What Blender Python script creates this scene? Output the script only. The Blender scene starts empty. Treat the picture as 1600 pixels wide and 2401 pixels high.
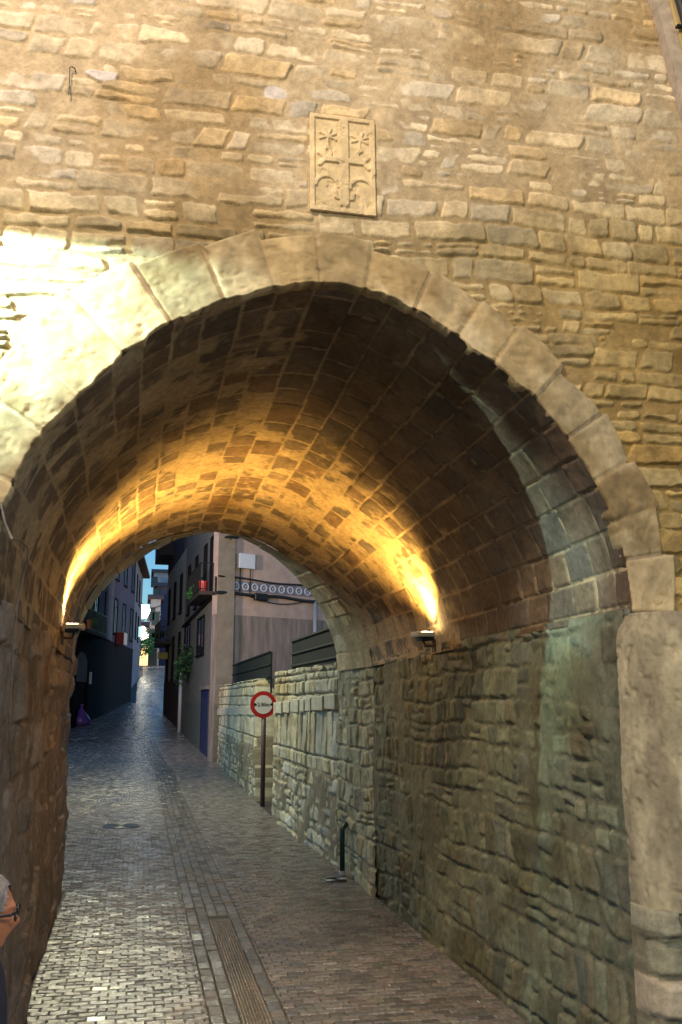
import bpy, math, random
import numpy as np
from mathutils import Vector, Matrix

# ------------------------------------------------------------------ camera, sky, exposure
scn = bpy.context.scene
COL = scn.collection
F = 2200.0; TH = math.atan(441.5 / F); PSI = math.atan(475 * math.cos(TH) / F); H = 2.2
cam_d = bpy.data.cameras.new('camera'); cam = bpy.data.objects.new('camera', cam_d); COL.objects.link(cam)
cam.location = (0, 0, H); cam.rotation_euler = (math.pi / 2 + TH, 0, -PSI)
cam_d.sensor_fit = 'VERTICAL'; cam_d.sensor_height = 36; cam_d.lens = 36 * F / 2401
cam_d.clip_start = 0.05; cam_d.clip_end = 2000
scn.camera = cam
w = bpy.data.worlds.new('World'); scn.world = w; w.use_nodes = True
nt = w.node_tree; nt.nodes.clear()
sky = nt.nodes.new('ShaderNodeTexSky'); sky.sky_type = 'NISHITA'; sky.sun_disc = False
sky.sun_elevation = math.radians(4); sky.sun_rotation = math.radians(75); sky.ozone_density = 4.0; sky.dust_density = 0.3
bg = nt.nodes.new('ShaderNodeBackground'); bg.inputs[1].default_value = 0.46
wo = nt.nodes.new('ShaderNodeOutputWorld')
nt.links.new(sky.outputs[0], bg.inputs[0]); nt.links.new(bg.outputs[0], wo.inputs[0])
scn.view_settings.view_transform = 'Standard'; scn.view_settings.look = 'None'
scn.view_settings.exposure = 0.0; scn.view_settings.gamma = 1.0
scn.render.film_transparent = False
scn.cycles.use_adaptive_sampling = True
scn.cycles.max_bounces = 8; scn.cycles.sample_clamp_indirect = 4.0

def lamp(kind, name, loc, energy, color, size=0.05, target=None, angle=None, blend=0.3, parent=None):
    d = bpy.data.lights.new(name, kind); d.energy = energy; d.color = color
    if kind in ('POINT', 'SPOT'): d.shadow_soft_size = size
    if kind == 'AREA': d.size = size
    if kind == 'SPOT': d.spot_size = math.radians(angle); d.spot_blend = blend
    o = bpy.data.objects.new(name, d); COL.objects.link(o)
    o.location = loc
    if target is not None:
        o.rotation_euler = (Vector(target) - Vector(loc)).to_track_quat('-Z', 'Y').to_euler()
    if parent is not None: o.parent = parent
    return o

# the street lighting of the square in front of the gate (lamps high up outside the picture)
lamp('POINT', 'square_street_lamp', (-2.5, 0.4, 8.8), 2450, (1.0, 0.77, 0.49), 0.3)
lamp('POINT', 'square_far_street_lamp', (-1.3, -6.0, 8.0), 1350, (1.0, 0.80, 0.50), 0.4)
lamp('POINT', 'square_right_street_lamp', (4.2, -4.0, 7.0), 900, (1.0, 0.82, 0.52), 0.4)
# pale violet fill lamp added for the upper left wall; FL places the floodlight
lamp('POINT', 'corner_fill_lamp', (-2.1, 3.7, 8.0), 170, (.80, .72, 1.0), 0.1)
FL = (-1.7, 4.38, 4.80)
# street lighting behind the gate, and a spot added to warm the pink house
lamp('POINT', 'alley_street_lamp', (-0.6, 19.5, 6.4), 1650, (1.0, 0.95, 0.62), 0.12)
lamp('SPOT', 'pink_house_fill_spot', (-2.6, 26.0, 6.5), 2200, (1.0, 0.76, 0.60), 0.12, (5.0, 35.0, 5.4), 80, .6)
lamp('POINT', 'far_street_lamp', (-0.9, 104.0, 13.5), 3000, (1.0, 0.9, 0.65), 0.3)

# ------------------------------------------------------------------ pixel rays (used only to read coordinates off the photo)
fw = np.array([math.sin(PSI) * math.cos(TH), math.cos(PSI) * math.cos(TH), math.sin(TH)])
rt = np.array([math.cos(PSI), -math.sin(PSI), 0.]); up = np.cross(rt, fw); CAM = np.array([0, 0, H])
def ray(x, y): return fw + rt * (x - 800) / F - up * (y - 1200.5) / F
def at_Y(x, y, Y): d = ray(x, y); return CAM + d * Y / d[1]
def at_plane(x, y, p0, n):
    d = ray(x, y); return CAM + d * (np.dot(np.array(p0) - CAM, n) / np.dot(d, n))

# ------------------------------------------------------------------ helpers
def tag(o, label=None, cat=None, group=None, kind=None):
    if label: o['label'] = label
    if cat: o['category'] = cat
    if group: o['group'] = group
    if kind: o['kind'] = kind
    return o
def thing(name, label, cat, loc=(0, 0, 0), group=None):
    o = bpy.data.objects.new(name, None); COL.objects.link(o); o.location = loc
    o.empty_display_size = 0.2
    return tag(o, label, cat, group)
def link(name, me, mat=None, parent=None, smooth=False):
    o = bpy.data.objects.new(name, me); COL.objects.link(o)
    if mat: me.materials.append(mat)
    if parent:
        o.parent = parent
        o.matrix_parent_inverse = Matrix.Translation(parent_world(parent)).inverted()
    if smooth: me.polygons.foreach_set('use_smooth', np.ones(len(me.polygons), bool))
    return o
def parent_world(p):
    return p.location.copy() if p.type == 'EMPTY' else Vector((0, 0, 0))
class MB:
    def __init__(s): s.v = []; s.f = []
    def add(s, vs, fs):
        b = len(s.v); s.v += [tuple(map(float, q)) for q in vs]; s.f += [tuple(b + i for i in q) for q in fs]; return s
    def box(s, c, sx, sy, sz, U=(1, 0, 0), V=(0, 1, 0), W=(0, 0, 1), bev=0.0):
        c = np.array(c, float); U, V, W = (np.array(a, float) for a in (U, V, W))
        hx, hy, hz = sx / 2, sy / 2, sz / 2
        b = min(bev, hx * .9, hy * .9, hz * .9)
        if b <= 0:
            vs = [c + U * i * hx + V * j * hy + W * k * hz for k in (-1, 1) for j in (-1, 1) for i in (-1, 1)]
            return s.add(vs, [(0, 2, 3, 1), (4, 5, 7, 6), (0, 1, 5, 4), (2, 6, 7, 3), (0, 4, 6, 2), (1, 3, 7, 5)])
        vs = []; idx = {}
        for i in (-1, 1):
            for j in (-1, 1):
                for k in (-1, 1):
                    for a in range(3):
                        q = [i * (hx - b), j * (hy - b), k * (hz - b)]
                        q[a] = (i, j, k)[a] * (hx, hy, hz)[a]
                        idx[(i, j, k, a)] = len(vs); vs.append(c + U * q[0] + V * q[1] + W * q[2])
        fs = []
        I = lambda i, j, k, a: idx[(i, j, k, a)]
        for sg in (-1, 1):
            fs.append(tuple(I(sg, j, k, 0) for j, k in ((-1, -1), (1, -1), (1, 1), (-1, 1))))
            fs.append(tuple(I(i, sg, k, 1) for i, k in ((-1, -1), (1, -1), (1, 1), (-1, 1))))
            fs.append(tuple(I(i, j, sg, 2) for i, j in ((-1, -1), (1, -1), (1, 1), (-1, 1))))
        for p in (-1, 1):
            for q in (-1, 1):
                fs.append((I(p, q, -1, 0), I(p, q, 1, 0), I(p, q, 1, 1), I(p, q, -1, 1)))
                fs.append((I(p, -1, q, 0), I(p, 1, q, 0), I(p, 1, q, 2), I(p, -1, q, 2)))
                fs.append((I(-1, p, q, 1), I(1, p, q, 1), I(1, p, q, 2), I(-1, p, q, 2)))
        for i in (-1, 1):
            for j in (-1, 1):
                for k in (-1, 1): fs.append((I(i, j, k, 0), I(i, j, k, 1), I(i, j, k, 2)))
        return s.add(vs, fs)
    def tube(s, pts, r, n=10, caps=True):
        pts = [np.array(p, float) for p in pts]; rr = r if hasattr(r, '__len__') else [r] * len(pts)
        rings = []; prev = None
        for i, p in enumerate(pts):
            t = pts[min(i + 1, len(pts) - 1)] - pts[max(i - 1, 0)]; t /= np.linalg.norm(t) + 1e-9
            if prev is None:
                a = np.array([0, 0, 1.]) if abs(t[2]) < .9 else np.array([1., 0, 0])
            else: a = prev
            u = a - t * np.dot(a, t); u /= np.linalg.norm(u); prev = u; v = np.cross(t, u)
            rings.append([p + (u * math.cos(2 * math.pi * k / n) + v * math.sin(2 * math.pi * k / n)) * rr[i] for k in range(n)])
        vs = [q for ri in rings for q in ri]
        fs = [(i * n + k, i * n + (k + 1) % n, (i + 1) * n + (k + 1) % n, (i + 1) * n + k) for i in range(len(pts) - 1) for k in range(n)]
        if caps: fs += [tuple(range(n)), tuple((len(pts) - 1) * n + k for k in range(n - 1, -1, -1))]
        return s.add(vs, fs)
    def quad(s, a, b, c, d): return s.add([a, b, c, d], [(0, 1, 2, 3)])
    def build(s, name, mat, parent=None, smooth=False):
        me = bpy.data.meshes.new(name); me.from_pydata(s.v, [], s.f)
        import bmesh
        bm = bmesh.new(); bm.from_mesh(me); bmesh.ops.recalc_face_normals(bm, faces=bm.faces); bm.to_mesh(me); bm.free()
        me.update()
        return link(name, me, mat, parent, smooth)

# ---- numpy noise
def _h(ix, iy, seed):
    n = (ix.astype(np.int64) * 374761393 + iy.astype(np.int64) * 668265263 + int(seed) * 982451653) & 0xffffffff
    n = ((n ^ (n >> 13)) * 1274126177) & 0xffffffff
    n = (n ^ (n >> 16)) & 0xffffffff
    n = (n * 2246822519) & 0xffffffff
    return ((n ^ (n >> 15)) & 0xffffff) / float(0xffffff)
def noise(x, y, seed=0):
    xi = np.floor(x); yi = np.floor(y); fx = x - xi; fy = y - yi
    fx = fx * fx * fx * (fx * (fx * 6 - 15) + 10); fy = fy * fy * fy * (fy * (fy * 6 - 15) + 10)
    a = _h(xi, yi, seed); b = _h(xi + 1, yi, seed); c = _h(xi, yi + 1, seed); d = _h(xi + 1, yi + 1, seed)
    return (a + (b - a) * fx) * (1 - fy) + (c + (d - c) * fx) * fy - 0.5
def fbm(x, y, seed=0, oct=4, gain=.5):
    s = 0; a = 1; f = 1
    for i in range(oct):
        s = s + noise(x * f + 17.3 * i, y * f - 9.1 * i, seed + i * 7) * a; a *= gain; f *= 2.03
    return s
def sstep(a, b, x):
    t = np.clip((x - a) / (b - a), 0, 1); return t * t * (3 - 2 * t)

def coursed(a, b, seed, rows, lens, warp=0.02, jog=0.0, corner=0.03, rough=0.004, slant=0.15, split=0.0):
    """coursed rubble: distance to the nearest joint and per-stone random numbers"""
    rng = np.random.RandomState(seed)
    aw = a + fbm(a * 2.1, b * 2.1, seed + 1, 3) * warp * 1.2
    bw = b + fbm(a * 1.0, b * 1.0, seed + 2, 2) * warp * 1.8 + noise(a * 6, b * 6, seed + 3) * warp * .5
    if isinstance(rows, tuple):
        lo = b.min() - .4; hi = b.max() + .4; e = [lo]
        while e[-1] < hi: e.append(e[-1] + rng.uniform(*rows))
        e = np.array(e)
    else: e = np.array(rows, float)
    ri = np.clip(np.searchsorted(e, bw) - 1, 0, len(e) - 2)
    L = np.zeros_like(a); R = np.zeros_like(a); sid = np.zeros(a.shape, np.int64)
    amin = a.min() - 1; amax = a.max() + 1
    top = e[ri + 1]; bot = e[ri]
    for r in range(len(e) - 1):
        m = ri == r
        if not m.any(): continue
        rh = e[r + 1] - e[r]
        j = [amin - rng.uniform(0, lens[1])]
        while j[-1] < amax + .5: j.append(j[-1] + rng.uniform(*lens) * (0.7 + 0.5 * rh / .14 if rh < .2 else 1))
        j = np.array(j)
        aa = aw[m] + (bw[m] - (e[r] + e[r + 1]) / 2) * (rng.uniform(-slant, slant))
        k = np.clip(np.searchsorted(j, aa) - 1, 0, len(j) - 2)
        L[m] = aa - j[k]; R[m] = j[k + 1] - aa; sid[m] = r * 5000 + k
        if split > 0:     # some stones are two thin ones laid on each other
            sp = _h(sid[m], sid[m] * 0 + 5, seed) < split
            mid = e[r] + rh * (.4 + .2 * _h(sid[m], sid[m] * 0 + 6, seed))
            t = top[m]; bb = bot[m]; bwm = bw[m]
            hi_ = sp & (bwm > mid); lo_ = sp & (bwm <= mid)
            bb[hi_] = mid[hi_]; t[lo_] = mid[lo_]; top[m] = t; bot[m] = bb
            q = sid[m]; q[hi_] += 2500; sid[m] = q
    dx = np.minimum(L, R); dy = np.minimum(top - bw, bw - bot)
    c1 = _h(sid, sid * 0 + 1, seed); c2 = _h(sid, sid * 0 + 2, seed); c3 = _h(sid, sid * 0 + 3, seed); c4 = _h(sid, sid * 0 + 4, seed)
    cr = corner * (.5 + c4)
    d = np.minimum(dx, dy); cm = (dx < cr) & (dy < cr)
    d = np.where(cm, cr - np.hypot(cr - dx, cr - dy), d)
    d = d + fbm(a * 13, b * 13, seed + 5, 2) * rough * 2.2 + fbm(a * 6, b * 6, seed + 6, 2) * rough * 1.5
    u = (L - R) * .5; v = (bw - (top + bot) / 2)
    return d, sid, (c1, c2, c3, c4), u, v
def masonry(pat, a, b, seed, depth=.02, gap=(.004, .012), bev=.014, tilt=.05, mort=.5, mvar=.35, out=.012, missing=0.0, grain=.003):
    d, sid, (c1, c2, c3, c4), u, v = pat
    g = gap[0] + (gap[1] - gap[0]) * c1
    t = np.clip((d - g) / bev, 0, 1); prof = 1 - (1 - t) ** 2.2
    hs = -depth * (1 - prof) + out * (c2 - .5) * 2 * prof + (u * (c3 - .5) + v * (c4 - .5)) * tilt * 2 * prof
    hs = hs + fbm(a * 8, b * 8, seed + 21, 3) * grain * 3 * prof + noise(a * 31, b * 31, seed + 22) * grain * .8
    hs = np.where(d < g, -depth - .02, hs)
    if missing > 0: hs = np.where(c4 < missing, -depth * 1.2 + 0 * hs, hs)
    ml = mort + mvar * 2 * fbm(a * 1.1, b * 1.1, seed + 31, 3) if np.isscalar(mort) else mort + mvar * fbm(a * 1.1, b * 1.1, seed + 31, 3)
    hm = -depth * (1 - ml) + fbm(a * 12, b * 12, seed + 33, 2) * grain * 1.6
    k = 0.003
    h = np.where(hs > hm, hs, hm) + k * np.exp(-np.abs(hs - hm) / k) * .35
    stone = sstep(-.0025, .0025, hs - hm)
    return h, stone, (c1, c2, c3, c4)
def mixc(c1, c2, t): return c1 * (1 - t[..., None]) + c2 * t[..., None]
def stone_cols(stone, c, a, b, seed, base, var=.18, mortar=(.4, .33, .24), warm=(.55, .42, .24), grey=(.40, .38, .33), pw=.35, pg=.3):
    base, mortar, warm, grey = (np.array(x, float) for x in (base, mortar, warm, grey))
    s = np.ones(a.shape + (3,)) * base
    s = mixc(s, warm, np.clip((c[1] - (1 - pw)) / pw, 0, 1) * .8)
    s = mixc(s, grey, np.clip((c[2] - (1 - pg)) / pg, 0, 1) * .8)
    s = s * (1 + var * 2 * (c[0] - .5))[..., None]
    s = s * (1 + .5 * fbm(a * 6, b * 6, seed + 41, 3))[..., None]
    m = np.ones(a.shape + (3,)) * mortar * (1 + .35 * fbm(a * 4, b * 4, seed + 43, 3))[..., None]
    out = mixc(m, s, stone)
    stain = sstep(.12, .5, fbm(a * .9, b * .9, seed + 45, 4))
    out = mixc(out, out * np.array([.72, .66, .55]), stain)
    return np.clip(out, .01, .9)
def grid_mesh(name, P, C, mat, parent=None, flip=False):
    nv, nu = P.shape[:2]
    me = bpy.data.meshes.new(name)
    idx = np.arange(nv * nu).reshape(nv, nu)
    q = np.stack([idx[:-1, :-1], idx[:-1, 1:], idx[1:, 1:], idx[1:, :-1]], -1).reshape(-1, 4)
    if flip: q = q[:, ::-1]
    me.vertices.add(nv * nu); me.vertices.foreach_set('co', P.reshape(-1).astype(np.float32))
    me.loops.add(q.size); me.loops.foreach_set('vertex_index', q.reshape(-1).astype(np.int32))
    me.polygons.add(len(q)); me.polygons.foreach_set('loop_start', np.arange(0, q.size, 4, dtype=np.int32))
    me.polygons.foreach_set('loop_total', np.full(len(q), 4, np.int32))
    me.update(calc_edges=True)
    if C is not None:
        at = me.color_attributes.new('tint', 'FLOAT_COLOR', 'POINT')
        cc = np.ones((nv * nu, 4), np.float32); cc[:, :3] = C.reshape(-1, 3); at.data.foreach_set('color', cc.reshape(-1))
    return link(name, me, mat, parent, True)
def displace(P, h, toward):
    du = np.gradient(P, axis=1); dv = np.gradient(P, axis=0)
    n = np.cross(du, dv); n /= np.linalg.norm(n, axis=-1, keepdims=True) + 1e-12
    mid = n[P.shape[0] // 2, P.shape[1] // 2]
    tw = np.array(toward) - P[P.shape[0] // 2, P.shape[1] // 2]
    s = 1 if np.dot(mid, tw) > 0 else -1
    return P + n * s * h[..., None], s < 0

# ------------------------------------------------------------------ materials
def nmat(name):
    m = bpy.data.materials.new(name); m.use_nodes = True; t = m.node_tree
    return m, t, t.nodes['Principled BSDF']
def stone_mat(name, rough=.88, bump=.35, fine=70, spec=.25, var=.35):
    m, t, p = nmat(name)
    N = t.nodes.new; Lk = t.links.new
    at = N('ShaderNodeAttribute'); at.attribute_name = 'tint'
    tc = N('ShaderNodeTexCoord')
    n1 = N('ShaderNodeTexNoise'); n1.inputs['Scale'].default_value = 22; n1.inputs['Detail'].default_value = 6; n1.inputs['Roughness'].default_value = .65
    n2 = N('ShaderNodeTexNoise'); n2.inputs['Scale'].default_value = fine; n2.inputs['Detail'].default_value = 5; n2.inputs['Roughness'].default_value = .7
    Lk(tc.outputs['Object'], n1.inputs['Vector']); Lk(tc.outputs['Object'], n2.inputs['Vector'])
    mr = N('ShaderNodeMapRange'); mr.inputs['From Min'].default_value = .3; mr.inputs['From Max'].default_value = .7
    mr.inputs['To Min'].default_value = 1 - var; mr.inputs['To Max'].default_value = 1 + var
    Lk(n1.outputs[0], mr.inputs['Value'])
    mx = N('ShaderNodeVectorMath'); mx.operation = 'SCALE'
    Lk(at.outputs['Color'], mx.inputs[0]); Lk(mr.outputs[0], mx.inputs['Scale'])
    Lk(mx.outputs[0], p.inputs['Base Color'])
    ad = N('ShaderNodeMath'); ad.operation = 'ADD'; Lk(n1.outputs[0], ad.inputs[0]); Lk(n2.outputs[0], ad.inputs[1])
    b = N('ShaderNodeBump'); b.inputs['Strength'].default_value = bump; b.inputs['Distance'].default_value = .012
    Lk(ad.outputs[0], b.inputs['Height']); Lk(b.outputs[0], p.inputs['Normal'])
    p.inputs['Roughness'].default_value = rough; p.inputs['Specular IOR Level'].default_value = spec
    return m
def flat_mat(name, col, rough=.6, metal=0, bump=0, scale=20, var=.2, spec=.5, stretch=(1, 1, 1)):
    m, t, p = nmat(name); N = t.nodes.new; Lk = t.links.new
    tc = N('ShaderNodeTexCoord'); mp = N('ShaderNodeMapping'); mp.inputs['Scale'].default_value = stretch
    Lk(tc.outputs['Object'], mp.inputs[0])
    n = N('ShaderNodeTexNoise'); n.inputs['Scale'].default_value = scale; n.inputs['Detail'].default_value = 5; n.inputs['Roughness'].default_value = .6
    Lk(mp.outputs[0], n.inputs['Vector'])
    mr = N('ShaderNodeMapRange'); mr.inputs['From Min'].default_value = .3; mr.inputs['From Max'].default_value = .7
    mr.inputs['To Min'].default_value = 1 - var; mr.inputs['To Max'].default_value = 1 + var
    Lk(n.outputs[0], mr.inputs['Value'])
    mx = N('ShaderNodeVectorMath'); mx.operation = 'SCALE'; mx.inputs[0].default_value = col[:3]
    Lk(mr.outputs[0], mx.inputs['Scale']); Lk(mx.outputs[0], p.inputs['Base Color'])
    p.inputs['Roughness'].default_value = rough; p.inputs['Metallic'].default_value = metal
    p.inputs['Specular IOR Level'].default_value = spec
    if bump:
        b = N('ShaderNodeBump'); b.inputs['Strength'].default_value = bump; b.inputs['Distance'].default_value = .01
        Lk(n.outputs[0], b.inputs['Height']); Lk(b.outputs[0], p.inputs['Normal'])
    return m
def emit_mat(name, col, s):
    m, t, p = nmat(name); p.inputs['Base Color'].default_value = (*col, 1)
    p.inputs['Emission Color'].default_value = (*col, 1); p.inputs['Emission Strength'].default_value = s
    return m
M_STONE = stone_mat('rubble_stone', var=.24, bump=.55); M_VAULT = stone_mat('vault_stone', bump=.4, rough=.8, spec=.35)
M_ASH = stone_mat('ashlar_stone', bump=.22, fine=110, var=.16)
M_PAVE = stone_mat('paver_stone', rough=.27, bump=.25, fine=120, spec=.6, var=.4)
M_PLASTER_PINK = flat_mat('pink_plaster', (.48, .34, .28), .9, bump=.2, scale=3, var=.14)
M_PLASTER_BROWN = flat_mat('grey_brown_render', (.25, .19, .16), .92, bump=.4, scale=2.2, var=.4, stretch=(3, 3, .4))
M_PLASTER_BEIGE = flat_mat('beige_plaster', (.20, .165, .13), .9, bump=.2, scale=3, var=.2)
M_BASE_STONE = flat_mat('dado_stone', (.15, .14, .11), .9, bump=.4, scale=6, var=.3)
M_DARKRED = flat_mat('dark_red_dado', (.10, .045, .035), .8, scale=5)
M_BLUEGREY = flat_mat('blue_grey_plaster', (.20, .20, .24), .9, scale=2, var=.25)
M_VIOLET = flat_mat('violet_plaster', (.085, .075, .13), .9, scale=2, var=.3, stretch=(2, 2, .5))
M_DARK = flat_mat('dark_shopfront', (.017, .014, .016), .95, scale=4, spec=.1)
M_CREAM = flat_mat('cream_plaster', (.5, .42, .3), .9, scale=3)
M_IRON = flat_mat('black_iron', (.012, .013, .015), .45, .6, scale=40)
M_FENCE = flat_mat('dark_fence_metal', (.006, .008, .007), .85, 0, scale=30)
M_ZINC = flat_mat('pale_zinc', (.42, .43, .45), .5, .3, scale=20, var=.1)
M_WHITE = flat_mat('white_enamel', (.62, .63, .68), .5, scale=12, var=.08)
M_BLUEDOOR = flat_mat('blue_door_paint', (.03, .035, .10), .5, scale=8)
M_WOOD = flat_mat('dark_wood', (.045, .025, .018), .7, scale=6, stretch=(6, 6, 1))
M_TILE = flat_mat('roof_tile', (.16, .07, .045), .85, bump=.3, scale=12, var=.35)
M_GLASS = flat_mat('window_glass', (.02, .025, .03), .08, scale=2, spec=.8)
M_LEAF = flat_mat('leaf_green', (.035, .10, .03), .55, scale=20, var=.5)
M_LEAF2 = flat_mat('bright_leaf_green', (.06, .2, .05), .55, scale=20, var=.4)
M_RED = flat_mat('sign_red', (.45, .012, .015), .4, scale=10, var=.1)
M_SIGNW = flat_mat('sign_white', (.7, .7, .66), .4, scale=10, var=.06)
M_BLACK = flat_mat('sign_black', (.01, .01, .012), .5, scale=10)
M_POST = flat_mat('grey_post', (.10, .07, .075), .5, .4, scale=20)
M_GREENPIPE = flat_mat('green_pipe', (.008, .035, .022), .4, scale=20)
M_PAVE.node_tree.nodes['Principled BSDF'].inputs['Coat Weight'].default_value = .15
M_PAVE.node_tree.nodes['Principled BSDF'].inputs['Coat Roughness'].default_value = .2
M_CABLE = flat_mat('black_cable', (.012, .012, .013), .6, scale=30)
M_GCABLE = flat_mat('grey_cable', (.16, .14, .12), .6, scale=30, var=.4)
M_LAMPBOX = flat_mat('lamp_housing', (.40, .38, .33), .5, .2, scale=15)
M_RUST = flat_mat('rusty_iron', (.09, .045, .022), .8, .2, bump=.3, scale=40, var=.5)
M_CASTIRON = flat_mat('cast_iron', (.09, .095, .10), .38, .6, bump=.3, scale=60)
M_GROUND = flat_mat('paving_bed', (.05, .045, .04), .8, bump=.4, scale=60, var=.4)
M_BAG = flat_mat('violet_bag', (.17, .06, .33), .35, bump=.4, scale=14)
M_SKIN = flat_mat('skin', (.50, .19, .09), .5, scale=25, var=.12)
M_HAIR = flat_mat('grey_hair', (.17, .15, .145), .7, bump=.9, scale=60, var=.4, stretch=(1, 1, .35))
M_NAVY = flat_mat('navy_cloth', (.012, .015, .035), .85, bump=.3, scale=120)
M_TROUSER = flat_mat('grey_cloth', (.05, .05, .055), .9, bump=.3, scale=120)
M_SHOE = flat_mat('shoe_leather', (.02, .014, .01), .4, scale=30)
M_LENS = emit_mat('lamp_lens', (1.0, .78, .4), 40)
M_FARLIT = emit_mat('lit_lamp_globe', (1.0, .93, .75), 9)
M_SHOPLIT = emit_mat('lit_shop_window', (1.0, .62, .25), 1.6)
M_SIGNLIT = emit_mat('lit_sign_tube', (.45, .9, .8), 1.2)

# ------------------------------------------------------------------ ground and paving
GY = [-30, 0, 20, 27, 33, 40, 47, 55, 65, 80, 110, 140, 400]
GZ = [0, 0, 0.0, .04, .15, .5, .98, 1.45, 2.25, 3.6, 6.05, 7.2, 7.6]
def zg(Y): return float(np.interp(Y, GY, GZ))
ys = np.concatenate([np.arange(-30, 0, 3), np.arange(0, 120, .5), np.arange(120, 400, 20)])
xs = np.concatenate([np.arange(-60, -6, 6), np.arange(-6, 7, .5), np.arange(8, 70, 6)])
XX, YY = np.meshgrid(xs, ys); ZZ = np.interp(YY, GY, GZ) - .012
o = grid_mesh('ground', np.stack([XX, YY, ZZ], -1), None, M_GROUND); tag(o, kind='structure')

rng = np.random.RandomState(7)
def left_edge(Y): return float(np.interp(Y, [2, 12, 12.3, 20, 38, 46, 64, 66, 90], [-3.5, -3.5, -4.5, -4.5, -4.3, -3.2, -.6, -1.0, .3])) if (Y < 5 or Y > 12.1) else -.74
def right_edge(Y): return float(np.interp(Y, [5, 13, 18.5, 33, 55, 60, 90], [2.75, 2.74, 2.62, 2.7, 1.6, 2.2, 3.0])) if Y > 4.9 else 3.6
V = []; Q = []; CC = []
def paver(x0, x1, y0, y1, cr, dz=0, ft=1.0):
    b = .006; cx, cy = (x0 + x1) / 2, (y0 + y1) / 2; z0 = zg(cy)
    tx, ty = rng.normal(0, .02) * ft, rng.normal(0, .035) * ft; hz = z0 + rng.normal(0, .0016) * ft + dz
    j = lambda: rng.uniform(-.0025, .0025)
    i0 = len(V)
    for px, py in ((x0, y0), (x1, y0), (x1, y1), (x0, y1)):
        V.append((px, py, zg(py) - .011))
    for px, py in ((x0 + b + j(), y0 + b + j()), (x1 - b + j(), y0 + b + j()), (x1 - b + j(), y1 - b + j()), (x0 + b + j(), y1 - b + j())):
        V.append((px, py, hz + (zg(py) - z0) + tx * (px - cx) + ty * (py - cy)))
    Q.extend([(i0 + 4, i0 + 5, i0 + 6, i0 + 7), (i0, i0 + 1, i0 + 5, i0 + 4), (i0 + 1, i0 + 2, i0 + 6, i0 + 5), (i0 + 2, i0 + 3, i0 + 7, i0 + 6), (i0 + 3, i0, i0 + 4, i0 + 7)])
    c = np.array(cr) * (1 + rng.uniform(-.38, .38) * (.3 + .7 * ft)) * np.array([1 + rng.normal(0, .05), 1, 1 + rng.normal(0, .05)])
    CC.extend([tuple(c)] * 8)
y = 1.5; r = 0; g = .0025; SX0, SX1 = .58, 1.12
PC = (.20, .178, .16)
while y < 108:
    dy = .090 if y < 40 else .18
    bl = .135 if y < 40 else .27
    xl, xr = left_edge(y), right_edge(y)
    bend = 0 if y < 40 else (y - 40) * -.035 if y < 52 else -.42 + (y - 52) * .04
    sx0, sx1 = SX0 + bend - max(0, (y - 30)) * .04, SX1 + bend - max(0, (y - 30)) * .04
    x = xl + (r % 2) * bl / 2 - bl
    while x < xr:
        x0, x1 = max(x, xl), min(x + bl, xr)
        if x1 > sx0 and x0 < sx1:
            if x0 < sx0: x1 = sx0
            elif x1 > sx1: x0 = sx1
            else: x1 = x0
        if x1 - x0 > .03: paver(x0 + g, x1 - g, y + g, y + dy - g, PC)
        x += bl
    y += dy; r += 1
# lengthwise channel in the middle: rows of long setts, near the front a run of grooved slabs
for col in range(5):
    x0 = SX0 + col * (SX1 - SX0) / 5; x1 = x0 + (SX1 - SX0) / 5
    y = 1.6 + rng.uniform(0, .15)
    while y < 62:
        L = .2 if y < 45 else .4
        if not (col in (2, 3) and y < 10.3):
            bend = 0 if y < 40 else (y - 40) * -.035 if y < 52 else -.42 + (y - 52) * .04
            s = bend - max(0, (y - 30)) * .04
            paver(x0 + g + s, x1 - g * 2 + s, y + g, y + L - g, (.15, .13, .105), -.001)
        y += L
y = 1.6
while y < 10.3:
    x0, x1 = SX0 + 2 * (SX1 - SX0) / 5, SX0 + 4 * (SX1 - SX0) / 5
    nr = 9; wd = (x1 - x0 - .006) / nr
    for k in range(nr):
        paver(x0 + .003 + k * wd + .002, x0 + .003 + (k + 1) * wd - .002, y + .003, min(y + .78, 10.3), (.33, .285, .23), .002, .06)
    y += .785
me = bpy.data.meshes.new('street_paving'); me.from_pydata(V, [], Q)
at = me.color_attributes.new('tint', 'FLOAT_COLOR', 'POINT')
cc = np.ones((len(V), 4), np.float32); cc[:, :3] = CC; at.data.foreach_set('color', cc.reshape(-1))
tag(link('street_paving', me, M_PAVE), kind='structure')

# ------------------------------------------------------------------ the gatehouse
gate = thing('stone_gatehouse', 'old rubble stone gatehouse pierced by a deep round arched passage', 'gatehouse', (1.0, 5.0, 0))
A = np.array([(-.745, 2.70), (-.745, 3.0), (-.738, 3.154), (-.693, 3.283), (-.57, 3.571), (-.362, 3.826), (-.144, 4.066), (.107, 4.278), (.393, 4.421), (.69, 4.534), (.957, 4.587),
     (1.231, 4.566), (1.548, 4.459), (1.841, 4.27), (2.136, 4.06), (2.375, 3.827), (2.607, 3.465), (2.73, 3.181), (2.781, 2.898), (2.785, 2.70)])
B = np.array([(-.73, 2.62), (-.72, 2.85), (-.68, 3.15), (-.60, 3.37), (-.47, 3.57), (-.30, 3.75), (-.08, 3.92), (.2, 4.07), (.5, 4.15), (.786, 4.19), (1.2, 4.13), (1.57, 3.96), (1.86, 3.80), (2.105, 3.63), (2.3, 3.46), (2.43, 3.33), (2.56, 3.16), (2.64, 3.02), (2.71, 2.72), (2.72, 2.60)])
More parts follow.
